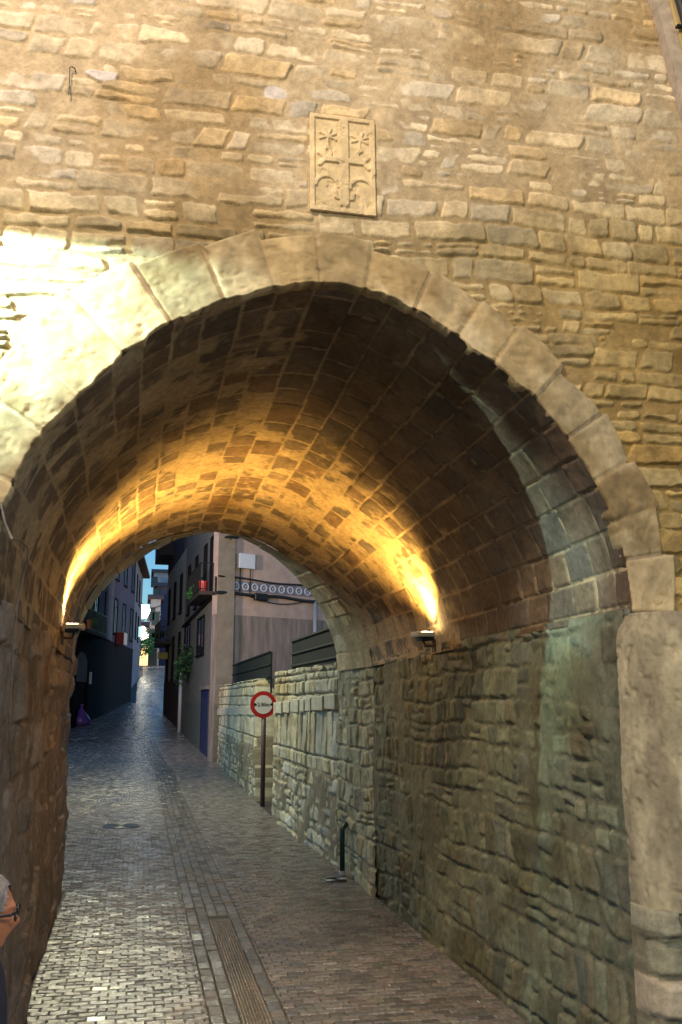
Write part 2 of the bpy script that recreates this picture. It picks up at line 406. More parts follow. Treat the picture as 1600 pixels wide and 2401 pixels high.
C = np.array([(-.80, 2.60), (-.80, 2.85), (-.72, 3.15), (-.62, 3.37), (-.423, 3.65), (-.25, 3.82), (-.05, 3.98), (.26, 4.22), (.54, 4.33), (.88, 4.43), (1.14, 4.42), (1.58, 4.26), (1.85, 4.09), (2.11, 3.87), (2.25, 3.75), (2.37, 3.60), (2.50, 3.42), (2.59, 3.21), (2.716, 2.85), (2.73, 2.60)])
def resample(Pf, n):
    # smooth closed-form resampling by arclength with a Catmull-Rom spline
    P = np.vstack([2 * Pf[0] - Pf[1], Pf, 2 * Pf[-1] - Pf[-2]])
    out = []
    for i in range(1, len(P) - 2):
        for t in np.linspace(0, 1, 24, endpoint=False):
            p0, p1, p2, p3 = P[i - 1], P[i], P[i + 1], P[i + 2]
            out.append(.5 * ((2 * p1) + (-p0 + p2) * t + (2 * p0 - 5 * p1 + 4 * p2 - p3) * t * t + (-p0 + 3 * p1 - 3 * p2 + p3) * t ** 3))
    out.append(Pf[-1]); out = np.array(out)
    out[:, 0] = np.convolve(np.pad(out[:, 0], 14, 'edge'), np.ones(29) / 29, 'valid')
    out[:, 1] = np.convolve(np.pad(out[:, 1], 14, 'reflect', reflect_type='odd'), np.ones(29) / 29, 'valid')
    s = np.concatenate([[0], np.cumsum(np.hypot(*np.diff(out, axis=0).T))])
    u = np.linspace(0, s[-1], n)
    return np.stack([np.interp(u, s, out[:, 0]), np.interp(u, s, out[:, 1])], -1), s[-1]
NT = 440
PA, LA = resample(A, NT); PB, LB = resample(B, NT); PCc, LC = resample(C, NT)
tA = np.linspace(0, LA, NT)
# profile normals (outward, into the masonry)
def pn(P):
    t = np.gradient(P, axis=0); t /= np.linalg.norm(t, axis=1, keepdims=True); return np.stack([-t[:, 1], t[:, 0]], -1)
NA = pn(PA)
JOINTS = np.array([0, .33, .62, .93, 1.20, 1.55, 1.86, 2.20, 2.50, 2.78, 3.04, 3.36, 3.66, 3.93, 4.25, 4.56, 4.86, 5.12, 5.36, LA]) * 1.0
JOINTS = np.clip(JOINTS, 0, LA)

# vault
yv = [5.0]
while yv[-1] < 11.06: yv.append(yv[-1] + .013 + (yv[-1] - 5) * .0016)
yv = np.array(yv) * 1.0; yv[-1] = 11.06
vv = (yv - 5) / 6.06
P = np.zeros((len(yv), NT, 3))
P[..., 0] = PA[None, :, 0] * (1 - vv[:, None]) + PB[None, :, 0] * vv[:, None]
P[..., 2] = PA[None, :, 1] * (1 - vv[:, None]) + PB[None, :, 1] * vv[:, None]
P[..., 1] = yv[:, None]
a = P[..., 1].copy(); b = np.broadcast_to(tA[None, :], a.shape).copy()
rowsb = [-.1]
rr = np.random.RandomState(3)
while rowsb[-1] < LA + .3: rowsb.append(rowsb[-1] + rr.uniform(.20, .29))
pat = coursed(a, b, 11, rowsb, (.2, .46), warp=.012, corner=.02, rough=.0025, slant=.06)
side = sstep(2.6, 3.3, b) * (1 - sstep(6.6, 8.4, a))       # front right: open dark joints; elsewhere pointed flush
mort = .95 - .95 * side
h, st, cr = masonry(pat, a, b, 11, depth=.017, gap=(.004, .009), bev=.009, tilt=.03, mort=mort, mvar=.25, out=.005, grain=.0022)
h = h - .004 + fbm(a * .8, b * 1.2, 90, 3) * .03
h *= np.clip((a - 4.99) / .05, .3, 1)
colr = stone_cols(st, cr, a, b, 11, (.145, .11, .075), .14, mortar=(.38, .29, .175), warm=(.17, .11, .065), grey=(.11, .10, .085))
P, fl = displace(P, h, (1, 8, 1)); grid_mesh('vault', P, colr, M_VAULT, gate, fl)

# end ring of the passage
NV = 70
vv = np.linspace(0, 1, NV)
YC = 12.05 + 1.05 * (PCc[:, 0] + .8) / 3.5
P = np.zeros((NV, NT, 3))
for i, (p, q) in enumerate(((0, 0), (1, 1))): pass
P[..., 0] = PB[None, :, 0] * (1 - vv[:, None]) + PCc[None, :, 0] * vv[:, None]
P[..., 2] = PB[None, :, 1] * (1 - vv[:, None]) + PCc[None, :, 1] * vv[:, None]
P[..., 1] = 11.05 * (1 - vv[:, None]) + YC[None, :] * vv[:, None]
a = P[..., 1].copy(); b = np.broadcast_to(np.linspace(0, LC, NT)[None, :], a.shape).copy()
pat = coursed(a, b, 15, (.24, .36), (.5, 1.1), warp=.012, corner=.02, rough=.003, slant=.06)
h, st, cr = masonry(pat, a, b, 15, depth=.016, gap=(.004, .01), bev=.012, tilt=.03, mort=.6, mvar=.4, out=.008)
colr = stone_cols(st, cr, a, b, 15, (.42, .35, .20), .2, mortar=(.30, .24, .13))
P, fl = displace(P, h, (1, 12, 1)); grid_mesh('end_arch', P, colr, M_VAULT, gate, fl)

# voussoir ring on the front
thick = np.zeros(NT); outr = np.zeros(NT); vr = np.random.RandomState(5); vid = np.clip(np.searchsorted(JOINTS, tA, 'right') - 1, 0, len(JOINTS) - 2)
TK = [.34, .40, .46, .42, .50, .44, .38, .36, .30, .31, .26, .28, .29, .31, .27, .30, .31, .27, .30]
for k in range(len(JOINTS) - 1):
    m = vid == k; t = (tA[m] - JOINTS[k]) / (JOINTS[k + 1] - JOINTS[k])
    thick[m] = TK[k] + (t - .5) * vr.uniform(-.05, .05); outr[m] = vr.uniform(-.006, .012)
NS = 46
s = np.linspace(0, 1, NS)
off = thick[None, :] * s[:, None]
rag = fbm(tA * 9, tA * 0 + 1, 55, 4) * .02 + fbm(tA * 40, tA * 0 + 2, 56, 3) * .006
dj = np.min(np.abs(tA[:, None] - JOINTS[None, :]), axis=1)
rag = rag + .012 * (1 - sstep(.0, .03, dj))
X = PA[None, :, 0] + NA[None, :, 0] * (off + rag[None, :] * (1 - s[:, None]) ** 2)
Z = PA[None, :, 1] + NA[None, :, 1] * (off + rag[None, :] * (1 - s[:, None]) ** 2)
aa = np.broadcast_to(tA[None, :], off.shape).copy(); bb = off.copy()
d = np.minimum(np.broadcast_to(dj[None, :], off.shape), (thick[None, :] - off)) + fbm(X * 25, Z * 25, 57, 3) * .004
pits = sstep(.22, .42, fbm(X * 16, Z * 16, 66, 4))
h = .012 - pits * .006 + outr[None, :] - .02 * (1 - np.clip((d - .002) / .012, 0, 1)) ** 2 + fbm(X * 6, Z * 6, 58, 5) * .013 + fbm(X * 40, Z * 40, 59, 2) * .003
vc = vr.rand(len(JOINTS)); vc2 = vr.rand(len(JOINTS))
colr = np.ones(off.shape + (3,)) * np.array([.46, .375, .225]); colr = colr * (.70 + .42 * vc[vid])[None, :, None]
colr = mixc(colr, colr * np.array([.85, .78, .68]), np.broadcast_to(vc2[vid][None, :], off.shape) * .8)
colr = mixc(colr, colr * np.array([.66, .60, .50]), sstep(-.05, .3, fbm(X * 3, Z * 3, 60, 4)) * .9)
colr = colr * (1 + .45 * fbm(X * 10, Z * 10, 68, 4))[..., None]
colr = mixc(np.ones(off.shape + (3,)) * np.array([.36, .28, .18]), colr, sstep(.0, .006, d))
Yr = 5.0 - h
# fold the inner and outer edges back into the wall
fold_i = np.stack([X[0], np.full(NT, 5.10), Z[0]], -1)[None]; fold_o = np.stack([X[-1], np.full(NT, 5.06), Z[-1]], -1)[None]
P = np.concatenate([fold_i, np.stack([X, Yr, Z], -1), fold_o]); colr = np.concatenate([colr[:1], colr, colr[-1:]])
grid_mesh('voussoir_ring', P, colr, M_ASH, gate, True)

# front wall around the ring: polar grid between the opening and a big rectangle
def front_wall():
    cx, cz = .97, 1.2
    op = np.concatenate([[(-.745, -1.5), (-.745, 2.69)], PA + NA * (thick * .55)[:, None], [(2.785, 2.69), (2.785, -1.5)]])
    # densify
    s = np.concatenate([[0], np.cumsum(np.hypot(*np.diff(op, axis=0).T))]); u = np.arange(0, s[-1], .004)
    op = np.stack([np.interp(u, s, op[:, 0]), np.interp(u, s, op[:, 1])], -1)
    ang = np.unwrap(np.arctan2(op[:, 1] - cz, op[:, 0] - cx)); rad = np.hypot(op[:, 1] - cz, op[:, 0] - cx)
    if ang[0] > ang[-1]: ang = ang[::-1]; rad = rad[::-1]
    x0, x1, z1, zb = -2.3, 4.6, 7.7, -1.2
    per = [(x1, zb)]
    pz = np.arange(zb, z1, .008); right = np.stack([np.full(len(pz), x1), pz], -1)
    px = np.arange(x1, x0, -.008); topp = np.stack([px, np.full(len(px), z1)], -1)
    left = np.stack([np.full(len(pz), x0), pz[::-1]], -1)
    ou = np.concatenate([right, topp, left])
    oa = np.unwrap(np.arctan2(ou[:, 1] - cz, ou[:, 0] - cx))
    lo, hi = ang.min(), ang.max()
    while oa[0] > hi: oa -= 2 * math.pi
    while oa[-1] < lo: oa += 2 * math.pi
    m = (oa >= lo) & (oa <= hi); ou = ou[m]; oa = oa[m]
    ri = np.interp(oa, ang, rad)
    inn = np.stack([cx + ri * np.cos(oa), cz + ri * np.sin(oa)], -1)
    n = 430; t = np.linspace(0, 1, n)[:, None, None]
    XZ = inn[None] * (1 - t) + ou[None] * t
    X, Z = XZ[..., 0], XZ[..., 1]
    pat = coursed(X + .0, Z - .02 * X, 21, (.055, .16), (.09, .38), warp=.022, corner=.03, rough=.008, slant=.55, split=.3)
    low = 1 - sstep(4.75, 5.15, Z + .0 + .08 * fbm(X * 1.5, Z * 1.5, 5, 3) - sstep(1.2, 3.2, X) * .35)   # dry, rougher masonry low down; plastered pointing above
    mort = .74 - .46 * low
    h, st, cr = masonry(pat, X, Z, 21, depth=.022, gap=(.004, .012), bev=.015, tilt=.05, mort=mort, mvar=.32, out=.007, missing=.06, grain=.0032)
    # ledge where the repaired upper wall starts
    h = h + fbm(X * .7, Z * .9, 71, 3) * .025 + .008 * (1 - low)
    Pg = np.stack([X, np.full_like(X, 5.0), Z], -1)
    colr = stone_cols(st, cr, X, Z, 21, (.54, .45, .31), .2, mortar=(.41, .32, .20), warm=(.52, .38, .20), grey=(.44, .40, .34))
    lowc = np.array([.80, .78, .66])
    colr = mixc(colr, colr * lowc, low)
    och = sstep(1.0, 2.6, X + .8 * fbm(X * 1.2, Z * 1.2, 95, 4)) * (1 - sstep(4.9, 5.9, Z + .5 * fbm(X, Z, 96, 3)))
    colr = mixc(colr, colr * np.array([.84, .74, .50]), och)
    # pale filler patches
    for (qx, qz, rx, rz) in ((-.36, 5.74, .10, .035), (.66, 5.77, .075, .05)):
        q = ((X - qx) / rx) ** 2 + ((Z - qz) / rz) ** 2 + fbm(X * 14, Z * 14, 81, 3) * .7
        k = 1 - sstep(.85, 1.0, q); colr = mixc(colr, np.ones_like(colr) * np.array([.50, .45, .42]), k); h = h * (1 - k) + k * .004
    k0 = 1 - sstep(0, .02, np.abs(t[..., 0]) + 0 * X)      # tuck under the ring
    h = h - .03 * np.broadcast_to(1 - sstep(0, .05, t[..., 0]), X.shape) * ((Z > 2.6))
    h = np.clip(h, -.08, .045)
    Pg[..., 1] = 5.0 - h
    # clear the plaque bed
    pl = (X > .855) & (X < 1.275) & (Z > 5.02) & (Z < 5.665)
    Pg[..., 1] = np.where(pl, 4.996, Pg[..., 1])
    return grid_mesh('front_wall', Pg, colr, M_STONE, gate, False)
fwall = front_wall()

# passage walls
def side_wall(name, X0, X1, Y0, Y1, z0, z1, seed, toward, base, rows, lens, step=.013, mort=.35, depth=.03, recess=None, mat=None, zmix=None, **kw):
    ya = np.linspace(Y0, Y1, int((Y1 - Y0) / step) + 2) if not hasattr(Y0, '__len__') else np.array(Y0)
    za = np.arange(z0, z1 + .012, .013 if step < .02 else step)
    YY, ZZ = np.meshgrid(ya, za)
    XX = X0 + (X1 - X0) * (YY - ya[0]) / (ya[-1] - ya[0])
    if zmix is not None: XX = XX + zmix(YY, ZZ)
    pat = coursed(YY, ZZ, seed, rows, lens, warp=kw.pop('warp', .03), corner=.035, rough=.006, slant=.3, split=kw.pop('split', .15))
    colkw = kw.pop('colkw', {})
    h, st, cr = masonry(pat, YY, ZZ, seed, depth=depth, gap=(.003, .015), bev=kw.pop('bev', .02), tilt=.09, mort=mort, mvar=.6, out=kw.pop('out', .012), **kw)
    h = h + fbm(YY * .8, ZZ * .9, seed + 9, 3) * .04
    h = h * np.clip((YY - ya[0]) / .03 + .25, 0, 1) if ya[0] < 10 else h
    colr = stone_cols(st, cr, YY, ZZ, seed, base, .22, **colkw)
    P, fl = displace(np.stack([XX, YY, ZZ], -1), h, toward)
    return grid_mesh(name, P, colr, mat or M_STONE, gate if name == 'side_wall' else None, fl)
yw = [5.0]
while yw[-1] < 11.06: yw.append(yw[-1] + .012 + (yw[-1] - 5) * .0012)
yw[-1] = 11.06
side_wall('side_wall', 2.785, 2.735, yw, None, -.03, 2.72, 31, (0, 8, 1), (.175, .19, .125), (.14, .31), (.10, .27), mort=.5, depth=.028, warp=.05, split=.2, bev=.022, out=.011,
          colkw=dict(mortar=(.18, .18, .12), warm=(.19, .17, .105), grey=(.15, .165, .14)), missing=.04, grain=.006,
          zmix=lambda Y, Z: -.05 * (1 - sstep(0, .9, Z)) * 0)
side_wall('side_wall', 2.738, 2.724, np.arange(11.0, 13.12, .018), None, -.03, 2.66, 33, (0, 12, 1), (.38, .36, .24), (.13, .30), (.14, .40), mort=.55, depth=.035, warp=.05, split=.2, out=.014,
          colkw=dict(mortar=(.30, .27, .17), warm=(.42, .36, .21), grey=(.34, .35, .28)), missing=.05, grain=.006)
yw2 = [5.0]
while yw2[-1] < 12.05: yw2.append(yw2[-1] + .012 + (yw2[-1] - 5) * .0012)
yw2[-1] = 12.05
def lstep(Y, Z):
    return -.055 * sstep(7.86, 7.9, Y + .1 * fbm(Z * 3, Z * 0, 4, 3)) * (1 - sstep(2.2, 2.35, Z)) + .05 * (1 - sstep(.1, 2.4, Z))
side_wall('side_wall', -.745, -.765, yw2, None, -.03, 2.72, 41, (1, 8, 1), (.30, .235, .175), (.3, .5), (.4, .8), mort=.8, depth=.03,
          colkw=dict(mortar=(.26, .20, .145), warm=(.32, .235, .16), grey=(.26, .23, .19)), grain=.009, zmix=lstep)

# engaged column at the right of the opening with its plinth
def column():
    n = 120; zz = np.arange(1.10, 2.70, .012); ph = np.linspace(-math.pi * .98, math.pi * .02, n)
    PH, ZZ = np.meshgrid(ph, zz)
    R = .345 + fbm(PH * 2, ZZ * 3, 61, 4) * .012 + fbm(PH * 14, ZZ * 30, 62, 3) * .003
    pit = sstep(.36, .46, fbm(PH * 7, ZZ * 20, 63, 3)); R = R - pit * .012
    R = R * (1 - .22 * sstep(2.50, 2.70, ZZ) ** 2) + fbm(PH * 6, ZZ * 9, 67, 3) * .008
    P = np.stack([3.035 + R * np.cos(PH), 5.06 + R * np.sin(PH), ZZ], -1)
    c = np.ones(P.shape) * np.array([.38, .325, .205]) * (1 + .5 * fbm(PH * 3, ZZ * 4, 64, 4))[..., None]
    c = mixc(c, np.ones(P.shape) * np.array([.24, .20, .13]), sstep(-.05, .35, fbm(PH * 1.7, ZZ * 1.8, 65, 4)))
    c = c * (1 - .22 * sstep(.15, .45, fbm(PH * 14, ZZ * 34, 69, 4)))[..., None]
    # top cap ring
    topring = P[-1:].copy(); topring[..., 0] = 3.035; topring[..., 1] = 5.06
    P = np.concatenate([P, topring]); c = np.concatenate([c, c[-1:]])
    return grid_mesh('column', P, c, M_ASH, gate, True)
column()
def plinth():
    X = np.arange(2.70, 3.75, .012); Zs = np.arange(-.03, 1.12, .012)
    XX, ZZ = np.meshgrid(X, Zs)
    pat = coursed(XX, ZZ, 66, [-.1, .16, .36, .55, .76, .96, 1.13], (.16, .34), warp=.03, corner=.04, rough=.007, slant=.3)
    h, st, cr = masonry(pat, XX, ZZ, 66, depth=.045, gap=(.004, .016), bev=.025, tilt=.12, mort=.1, mvar=.5, out=.018, grain=.006)
    h = h + .04 * sstep(.95, .97, ZZ) - .09 * sstep(1.105, 1.12, ZZ) - .08 * (1 - sstep(2.70, 2.75, XX))
    c = stone_cols(st, cr, XX, ZZ, 66, (.28, .26, .17), .2, mortar=(.2, .175, .11), warm=(.42, .27, .1), pw=.5)
    Yp = 4.80 - h
    P = np.stack([XX, Yp, ZZ], -1)
    s = P[:, :1].copy(); s[..., 1] = 5.05; P = np.concatenate([s, P], 1); c = np.concatenate([c[:, :1], c], 1)
    t = P[-1:].copy(); t[..., 1] = 5.05; P = np.concatenate([P, t], 0); c = np.concatenate([c, c[-1:]], 0)
    grid_mesh('plinth', P, c, M_STONE, gate, False)
plinth()
# the mass of the building: closed volumes beside and above the passage so no light leaks in
mb = MB()
mb.box((-3.05, 8.6, 5.4), 4.4, 6.9, 11.2); mb.box((5.3, 9.1, 5.4), 4.9, 7.9, 11.2)
mb.box((1.0, 9.05, 7.9), 3.7, 7.8, 6.2)
mb.box((-5.4, 5.13, 5.4), 6.2, .1, 11.2); mb.box((1.2, 5.13, 9.35), 7.0, .1, 3.3)
core = mb.build('rear_masonry', flat_mat('rear_stone', (.33, .27, .19), .9, bump=.5, scale=6, var=.4), gate)

# carved plaque
def plaque():
    w_, h_ = .395, .63; cx, cz = 1.066, 5.343
    n = 150; m_ = 240
    u = np.linspace(-1, 1, n); v = np.linspace(-1, 1, m_); U, W = np.meshgrid(u, v)
    x = U * w_ / 2; z = W * h_ / 2
    hh = np.zeros_like(x)
    fr = np.maximum(np.abs(x) - (w_ / 2 - .028), np.abs(z) - (h_ / 2 - .026))
    hh += .012 * sstep(-.004, .004, fr)
    def bar(x0, x1, z0, z1, w, hgt=.012):
        dx, dz = x1 - x0, z1 - z0; L2 = dx * dx + dz * dz
        t = np.clip(((x - x0) * dx + (z - z0) * dz) / L2, 0, 1)
        dd = np.hypot(x - x0 - t * dx, z - z0 - t * dz); return hgt * (1 - sstep(w - .006, w + .003, dd))
    def arc(cx_, cz_, r, a0, a1, w, hgt=.011):
        an = np.arctan2(z - cz_, x - cx_); dd = np.abs(np.hypot(x - cx_, z - cz_) - r)
        an = np.where(an < a0, an + 2 * math.pi, an)
        return hgt * (1 - sstep(w - .004, w + .003, dd)) * ((an >= a0) & (an <= a1))
    E = [bar(.008, .008, -.25, .275, .030, .015), bar(-.10, .12, .025, .025, .020, .014)]
    for sx in (-1, 1):
        ex = .008 + sx * .115
        E += [arc(ex, .07, .034, -math.pi / 2, math.pi / 2, .012) if sx < 0 else arc(ex, .07, .034, math.pi / 2, 3 * math.pi / 2, .012)]
        E += [bar(ex, ex + sx * .035, .025, -.012, .014), bar(ex, ex + sx * .04, .03, .06, .012)]
        E += [arc(.008 + sx * .105, -.155, .072, 0, math.pi, .013)]
        E += [bar(.008, .008 + sx * .05, -.225, -.215, .016), bar(.008 + sx * .05, .008 + sx * .055, -.215, -.185, .012)]
        # palm-like sprig of five leaves in each upper field
        bx, bz = .008 + sx * .098, .125
        for k in range(6):
            an = math.radians(-20 + 44 * k); E.append(bar(bx, bx + .052 * math.cos(an), bz + .05, bz + .05 + .052 * math.sin(an), .0085, .010))
        E.append(bar(bx, bx, bz + .05, bz - .03, .009, .010))
    E.append(bar(.008, .008, -.25, -.285, .012, .012))
    rel = E[0]
    for e in E[1:]: rel = np.maximum(rel, e)
    hh = np.maximum(hh, rel) + fbm(x * 30, z * 30, 91, 4) * .003 - sstep(.2, .45, fbm(x * 14, z * 14, 93, 4)) * .006
    c = np.ones(x.shape + (3,)) * np.array([.55, .43, .25]) * (1 + .3 * fbm(x * 12, z * 12, 92, 3))[..., None]
    X = cx + x + .018 * (-W) * 0 + z * -.01; Z = cz + z
    Y = 4.986 - hh
    P = np.stack([X, Y, Z], -1)
    P = np.concatenate([P[:1] * [1, 0, 1] + [0, 5.03, 0], P, P[-1:] * [1, 0, 1] + [0, 5.03, 0]]); c = np.concatenate([c[:1], c, c[-1:]])
    P = np.concatenate([P[:, :1] * [1, 0, 1] + [0, 5.03, 0], P, P[:, -1:] * [1, 0, 1] + [0, 5.03, 0]], 1); c = np.concatenate([c[:, :1], c, c[:, -1:]], 1)
    o = grid_mesh('carved_plaque', P, c, M_ASH, gate, False)
    o['label'] = 'pale carved stone plaque with a cross and leaf sprigs above the arch'
plaque()
tag(fwall, 'sandy rubble masonry face above the arch')

# ------------------------------------------------------------------ lamps in the passage
def uplighter(x, y, z, sx, label):
    """small box floodlight on a bracket; sx = +1 lamp fixed to the wall on its +x side"""
    t = thing('wall_uplighter', label, 'floodlight', (x, y, z), 'floodlights on the passage walls')
    b = MB().box((x, y, z), .17, .24, .045, bev=.008); b.box((x - sx * .078, y, z + .012), .02, .23, .03, bev=.004)
    b.build('housing', M_LAMPBOX, t)
    k = MB().box((x + sx * .02, y, z - .038), .12, .20, .03, bev=.006); k.build('rear_box', M_IRON, t)
    br = MB().tube([(x, y, z - .05), (x + sx * .02, y, z - .10), (x + sx * .10, y, z - .10)], .012)
    br.box((x + sx * .105, y, z - .10), .015, .09, .12, bev=.003); br.build('bracket', M_RUST, t)
    MB().box((x + sx * .02, y, z + .0255), .10, .17, .004).build('lens', M_LENS, t)
    return t
yl = 8.5
t = uplighter(2.585, yl, 2.80, 1, 'box floodlight on the right wall of the passage shining up')
lamp('SPOT', 'lamp_beam', (2.625 - 1.0 * 0, yl, 2.835), 560, (1.0, .56, .13), .02, (2.15, yl + .35, 4.2), 120, 1.0)
yl = 9.0
t = uplighter(-.60, yl, 2.86, -1, 'box floodlight on the left wall of the passage shining up')
lamp('SPOT', 'lamp_beam', (-.655, yl, 2.89), 1100, (1.0, .56, .13), .02, (-.25, yl - .1, 4.2), 110, 1.0)

# white floodlight at the left of the gate, outside the picture, with an added beam mask
def gate_flood():
    x, y, z = FL; Lp = np.array(FL)
    t = thing('masked_floodlight', 'white floodlight behind a cut out plate added to mask its beam on the gate wall left of the arch', 'floodlight', (x, y, z))
    MB().box((x - .16, y - .08, z), .16, .3, .24, bev=.01).build('housing', M_IRON, t)
    MB().tube([(x - .16, y, z), (x - .16, y + .62, z)], .02).build('bracket', M_IRON, t)
    un = lambda p: (np.array(p) - Lp) / np.linalg.norm(np.array(p) - Lp)
    D = un((0.0, 5.0, 3.5)); U_ = np.cross(D, [0, 0, 1.]); U_ /= np.linalg.norm(U_); W_ = np.cross(U_, D)
    hole = [(-1.15, 5, 4.72), (-.2, 5, 4.69), (.44, 5, 4.62), (.40, 5, 4.28), (.9, 5, 3.95), (1.6, 5, 3.66), (2.62, 5.1, 3.28), (2.72, 5.35, 2.8), (-.35, 5, 3.80), (-.68, 5, 3.0), (-1.15, 5, 2.6)]
    pts_ = []
    for q_ in hole:
        d_ = un(q_); k_ = .26 / np.dot(d_, D); pts_.append(np.array([np.dot(d_, U_), np.dot(d_, W_)]) * k_)
    ce = sum(pts_) / len(pts_); m = MB(); vs = []; N_ = 72
    for e_ in (0, .004):
        for k in range(N_):      # ring between the hole and a wide disc
            an = 2 * math.pi * k / N_; dr = np.array([math.cos(an), math.sin(an)]); best = .02
            for a_, b_ in zip(pts_, pts_[1:] + pts_[:1]):
                M_ = np.array([[dr[0], a_[0] - b_[0]], [dr[1], a_[1] - b_[1]]]); rh = a_ - ce
                if abs(np.linalg.det(M_)) > 1e-9:
                    t1, t2 = np.linalg.solve(M_, rh)
                    if t1 > 0 and -.001 <= t2 <= 1.001: best = t1 if best == .02 else min(best, t1)
            for rad in (best, .5):
                q2 = ce + dr * rad; vs.append(Lp + D * (.26 + e_) + U_ * q2[0] + W_ * q2[1])
    fs = []
    for k in range(N_):
        a_, b_ = 2 * k, 2 * ((k + 1) % N_); o_ = 2 * N_
        fs += [(a_, a_ + 1, b_ + 1, b_), (o_ + a_, o_ + b_, o_ + b_ + 1, o_ + a_ + 1), (a_, b_, o_ + b_, o_ + a_), (a_ + 1, o_ + a_ + 1, o_ + b_ + 1, b_ + 1)]
    m.add(vs, fs).build('beam_mask_plate', M_IRON, t)
    lamp('SPOT', 'flood_beam', FL, 1000, (.68, 1.0, .93), .012, Lp + D * 3, 120, .3)
gate_flood()

# ------------------------------------------------------------------ small things on the gate
c = MB()
pts = [at_Y(2, 1178, 4.97), at_Y(12, 1225, 4.97), at_Y(28, 1262, 4.97)]
pts = [np.array(p) for p in pts]
lw = lambda x, y, X=-.70: at_plane(x, y, (X, 0, 0), np.array([1., 0, 0]))
pts += [lw(50, 1268), lw(66, 1285), lw(64, 1320), lw(50, 1360), lw(42, 1410), lw(36, 1470), lw(30, 1540), lw(26, 1620), lw(22, 1680), lw(24, 1760), lw(27, 1830)]
c.tube(pts, .006, 8); tag(c.build('wall_cable', M_GCABLE), 'thin pale cable running down the left pier of the arch', 'cable')
c = MB()
p1, p2, p3 = at_Y(164, 158, 4.978), at_Y(163, 200, 4.978), at_Y(161, 222, 4.978)
c.tube([p1 + [.032, .03, -.004], p1 + [.028, .004, 0], p1 + [.012, 0, .006], p1, p2, p3], .0035, 6)
tag(c.build('iron_hook', M_IRON), 'thin iron rod bent into a hook high on the wall', 'hook')

# neighbour building at the upper right with a cable bundle down its corner
nb = thing('neighbouring_house', 'ochre plastered corner of the house right of the gate', 'house', (3.6, 4.9, 4))
def nbx(z): return 3.19 + (6.85 - z) * .19
mb = MB()
for (o0, o1, y0) in ((.0, .085, 4.93),):
    vs = []
    for z in (-.1, 8.2):
        xx = nbx(z); vs += [(xx + o0, y0, z), (xx + o1 + (0), y0 - .01, z), (xx + o1, 5.3, z), (xx + o0, 5.3, z)]
    mb.add(vs, [(0, 1, 5, 4), (1, 2, 6, 5), (2, 3, 7, 6), (3, 0, 4, 7), (0, 3, 2, 1), (4, 5, 6, 7)])
mb.build('corner_strip', flat_mat('grey_plaster_strip', (.34, .28, .22), .9, bump=.3, scale=14, var=.25), nb)
mb = MB(); vs = []
for z in (-.1, 8.2):
    xx = nbx(z) + .09; vs += [(xx, 4.9, z), (xx + 2.4, 4.88, z), (xx + 2.4, 5.3, z), (xx, 5.3, z)]
mb.add(vs, [(0, 1, 5, 4), (1, 2, 6, 5), (2, 3, 7, 6), (3, 0, 4, 7), (0, 3, 2, 1), (4, 5, 6, 7)])
mb.build('wall', flat_mat('ochre_plaster', (.50, .38, .17), .9, bump=.2, scale=5, var=.15), nb)
mb = MB(); rz = np.arange(.1, 8.1, .12)
mb.tube([(nbx(z) + .112 + .008 * math.sin(z * 5), 4.86, z) for z in rz], .026, 10); mb.tube([(nbx(z) + .15, 4.865, z) for z in rz], .012, 8)
for z in np.arange(.3, 8, .33): mb.box((nbx(z) + .12, 4.872, z), .13, .035, .012)
tag(mb.build('cable_bundle', M_CABLE), 'black cable bundle clipped to the plastered corner at the upper right', 'cable')

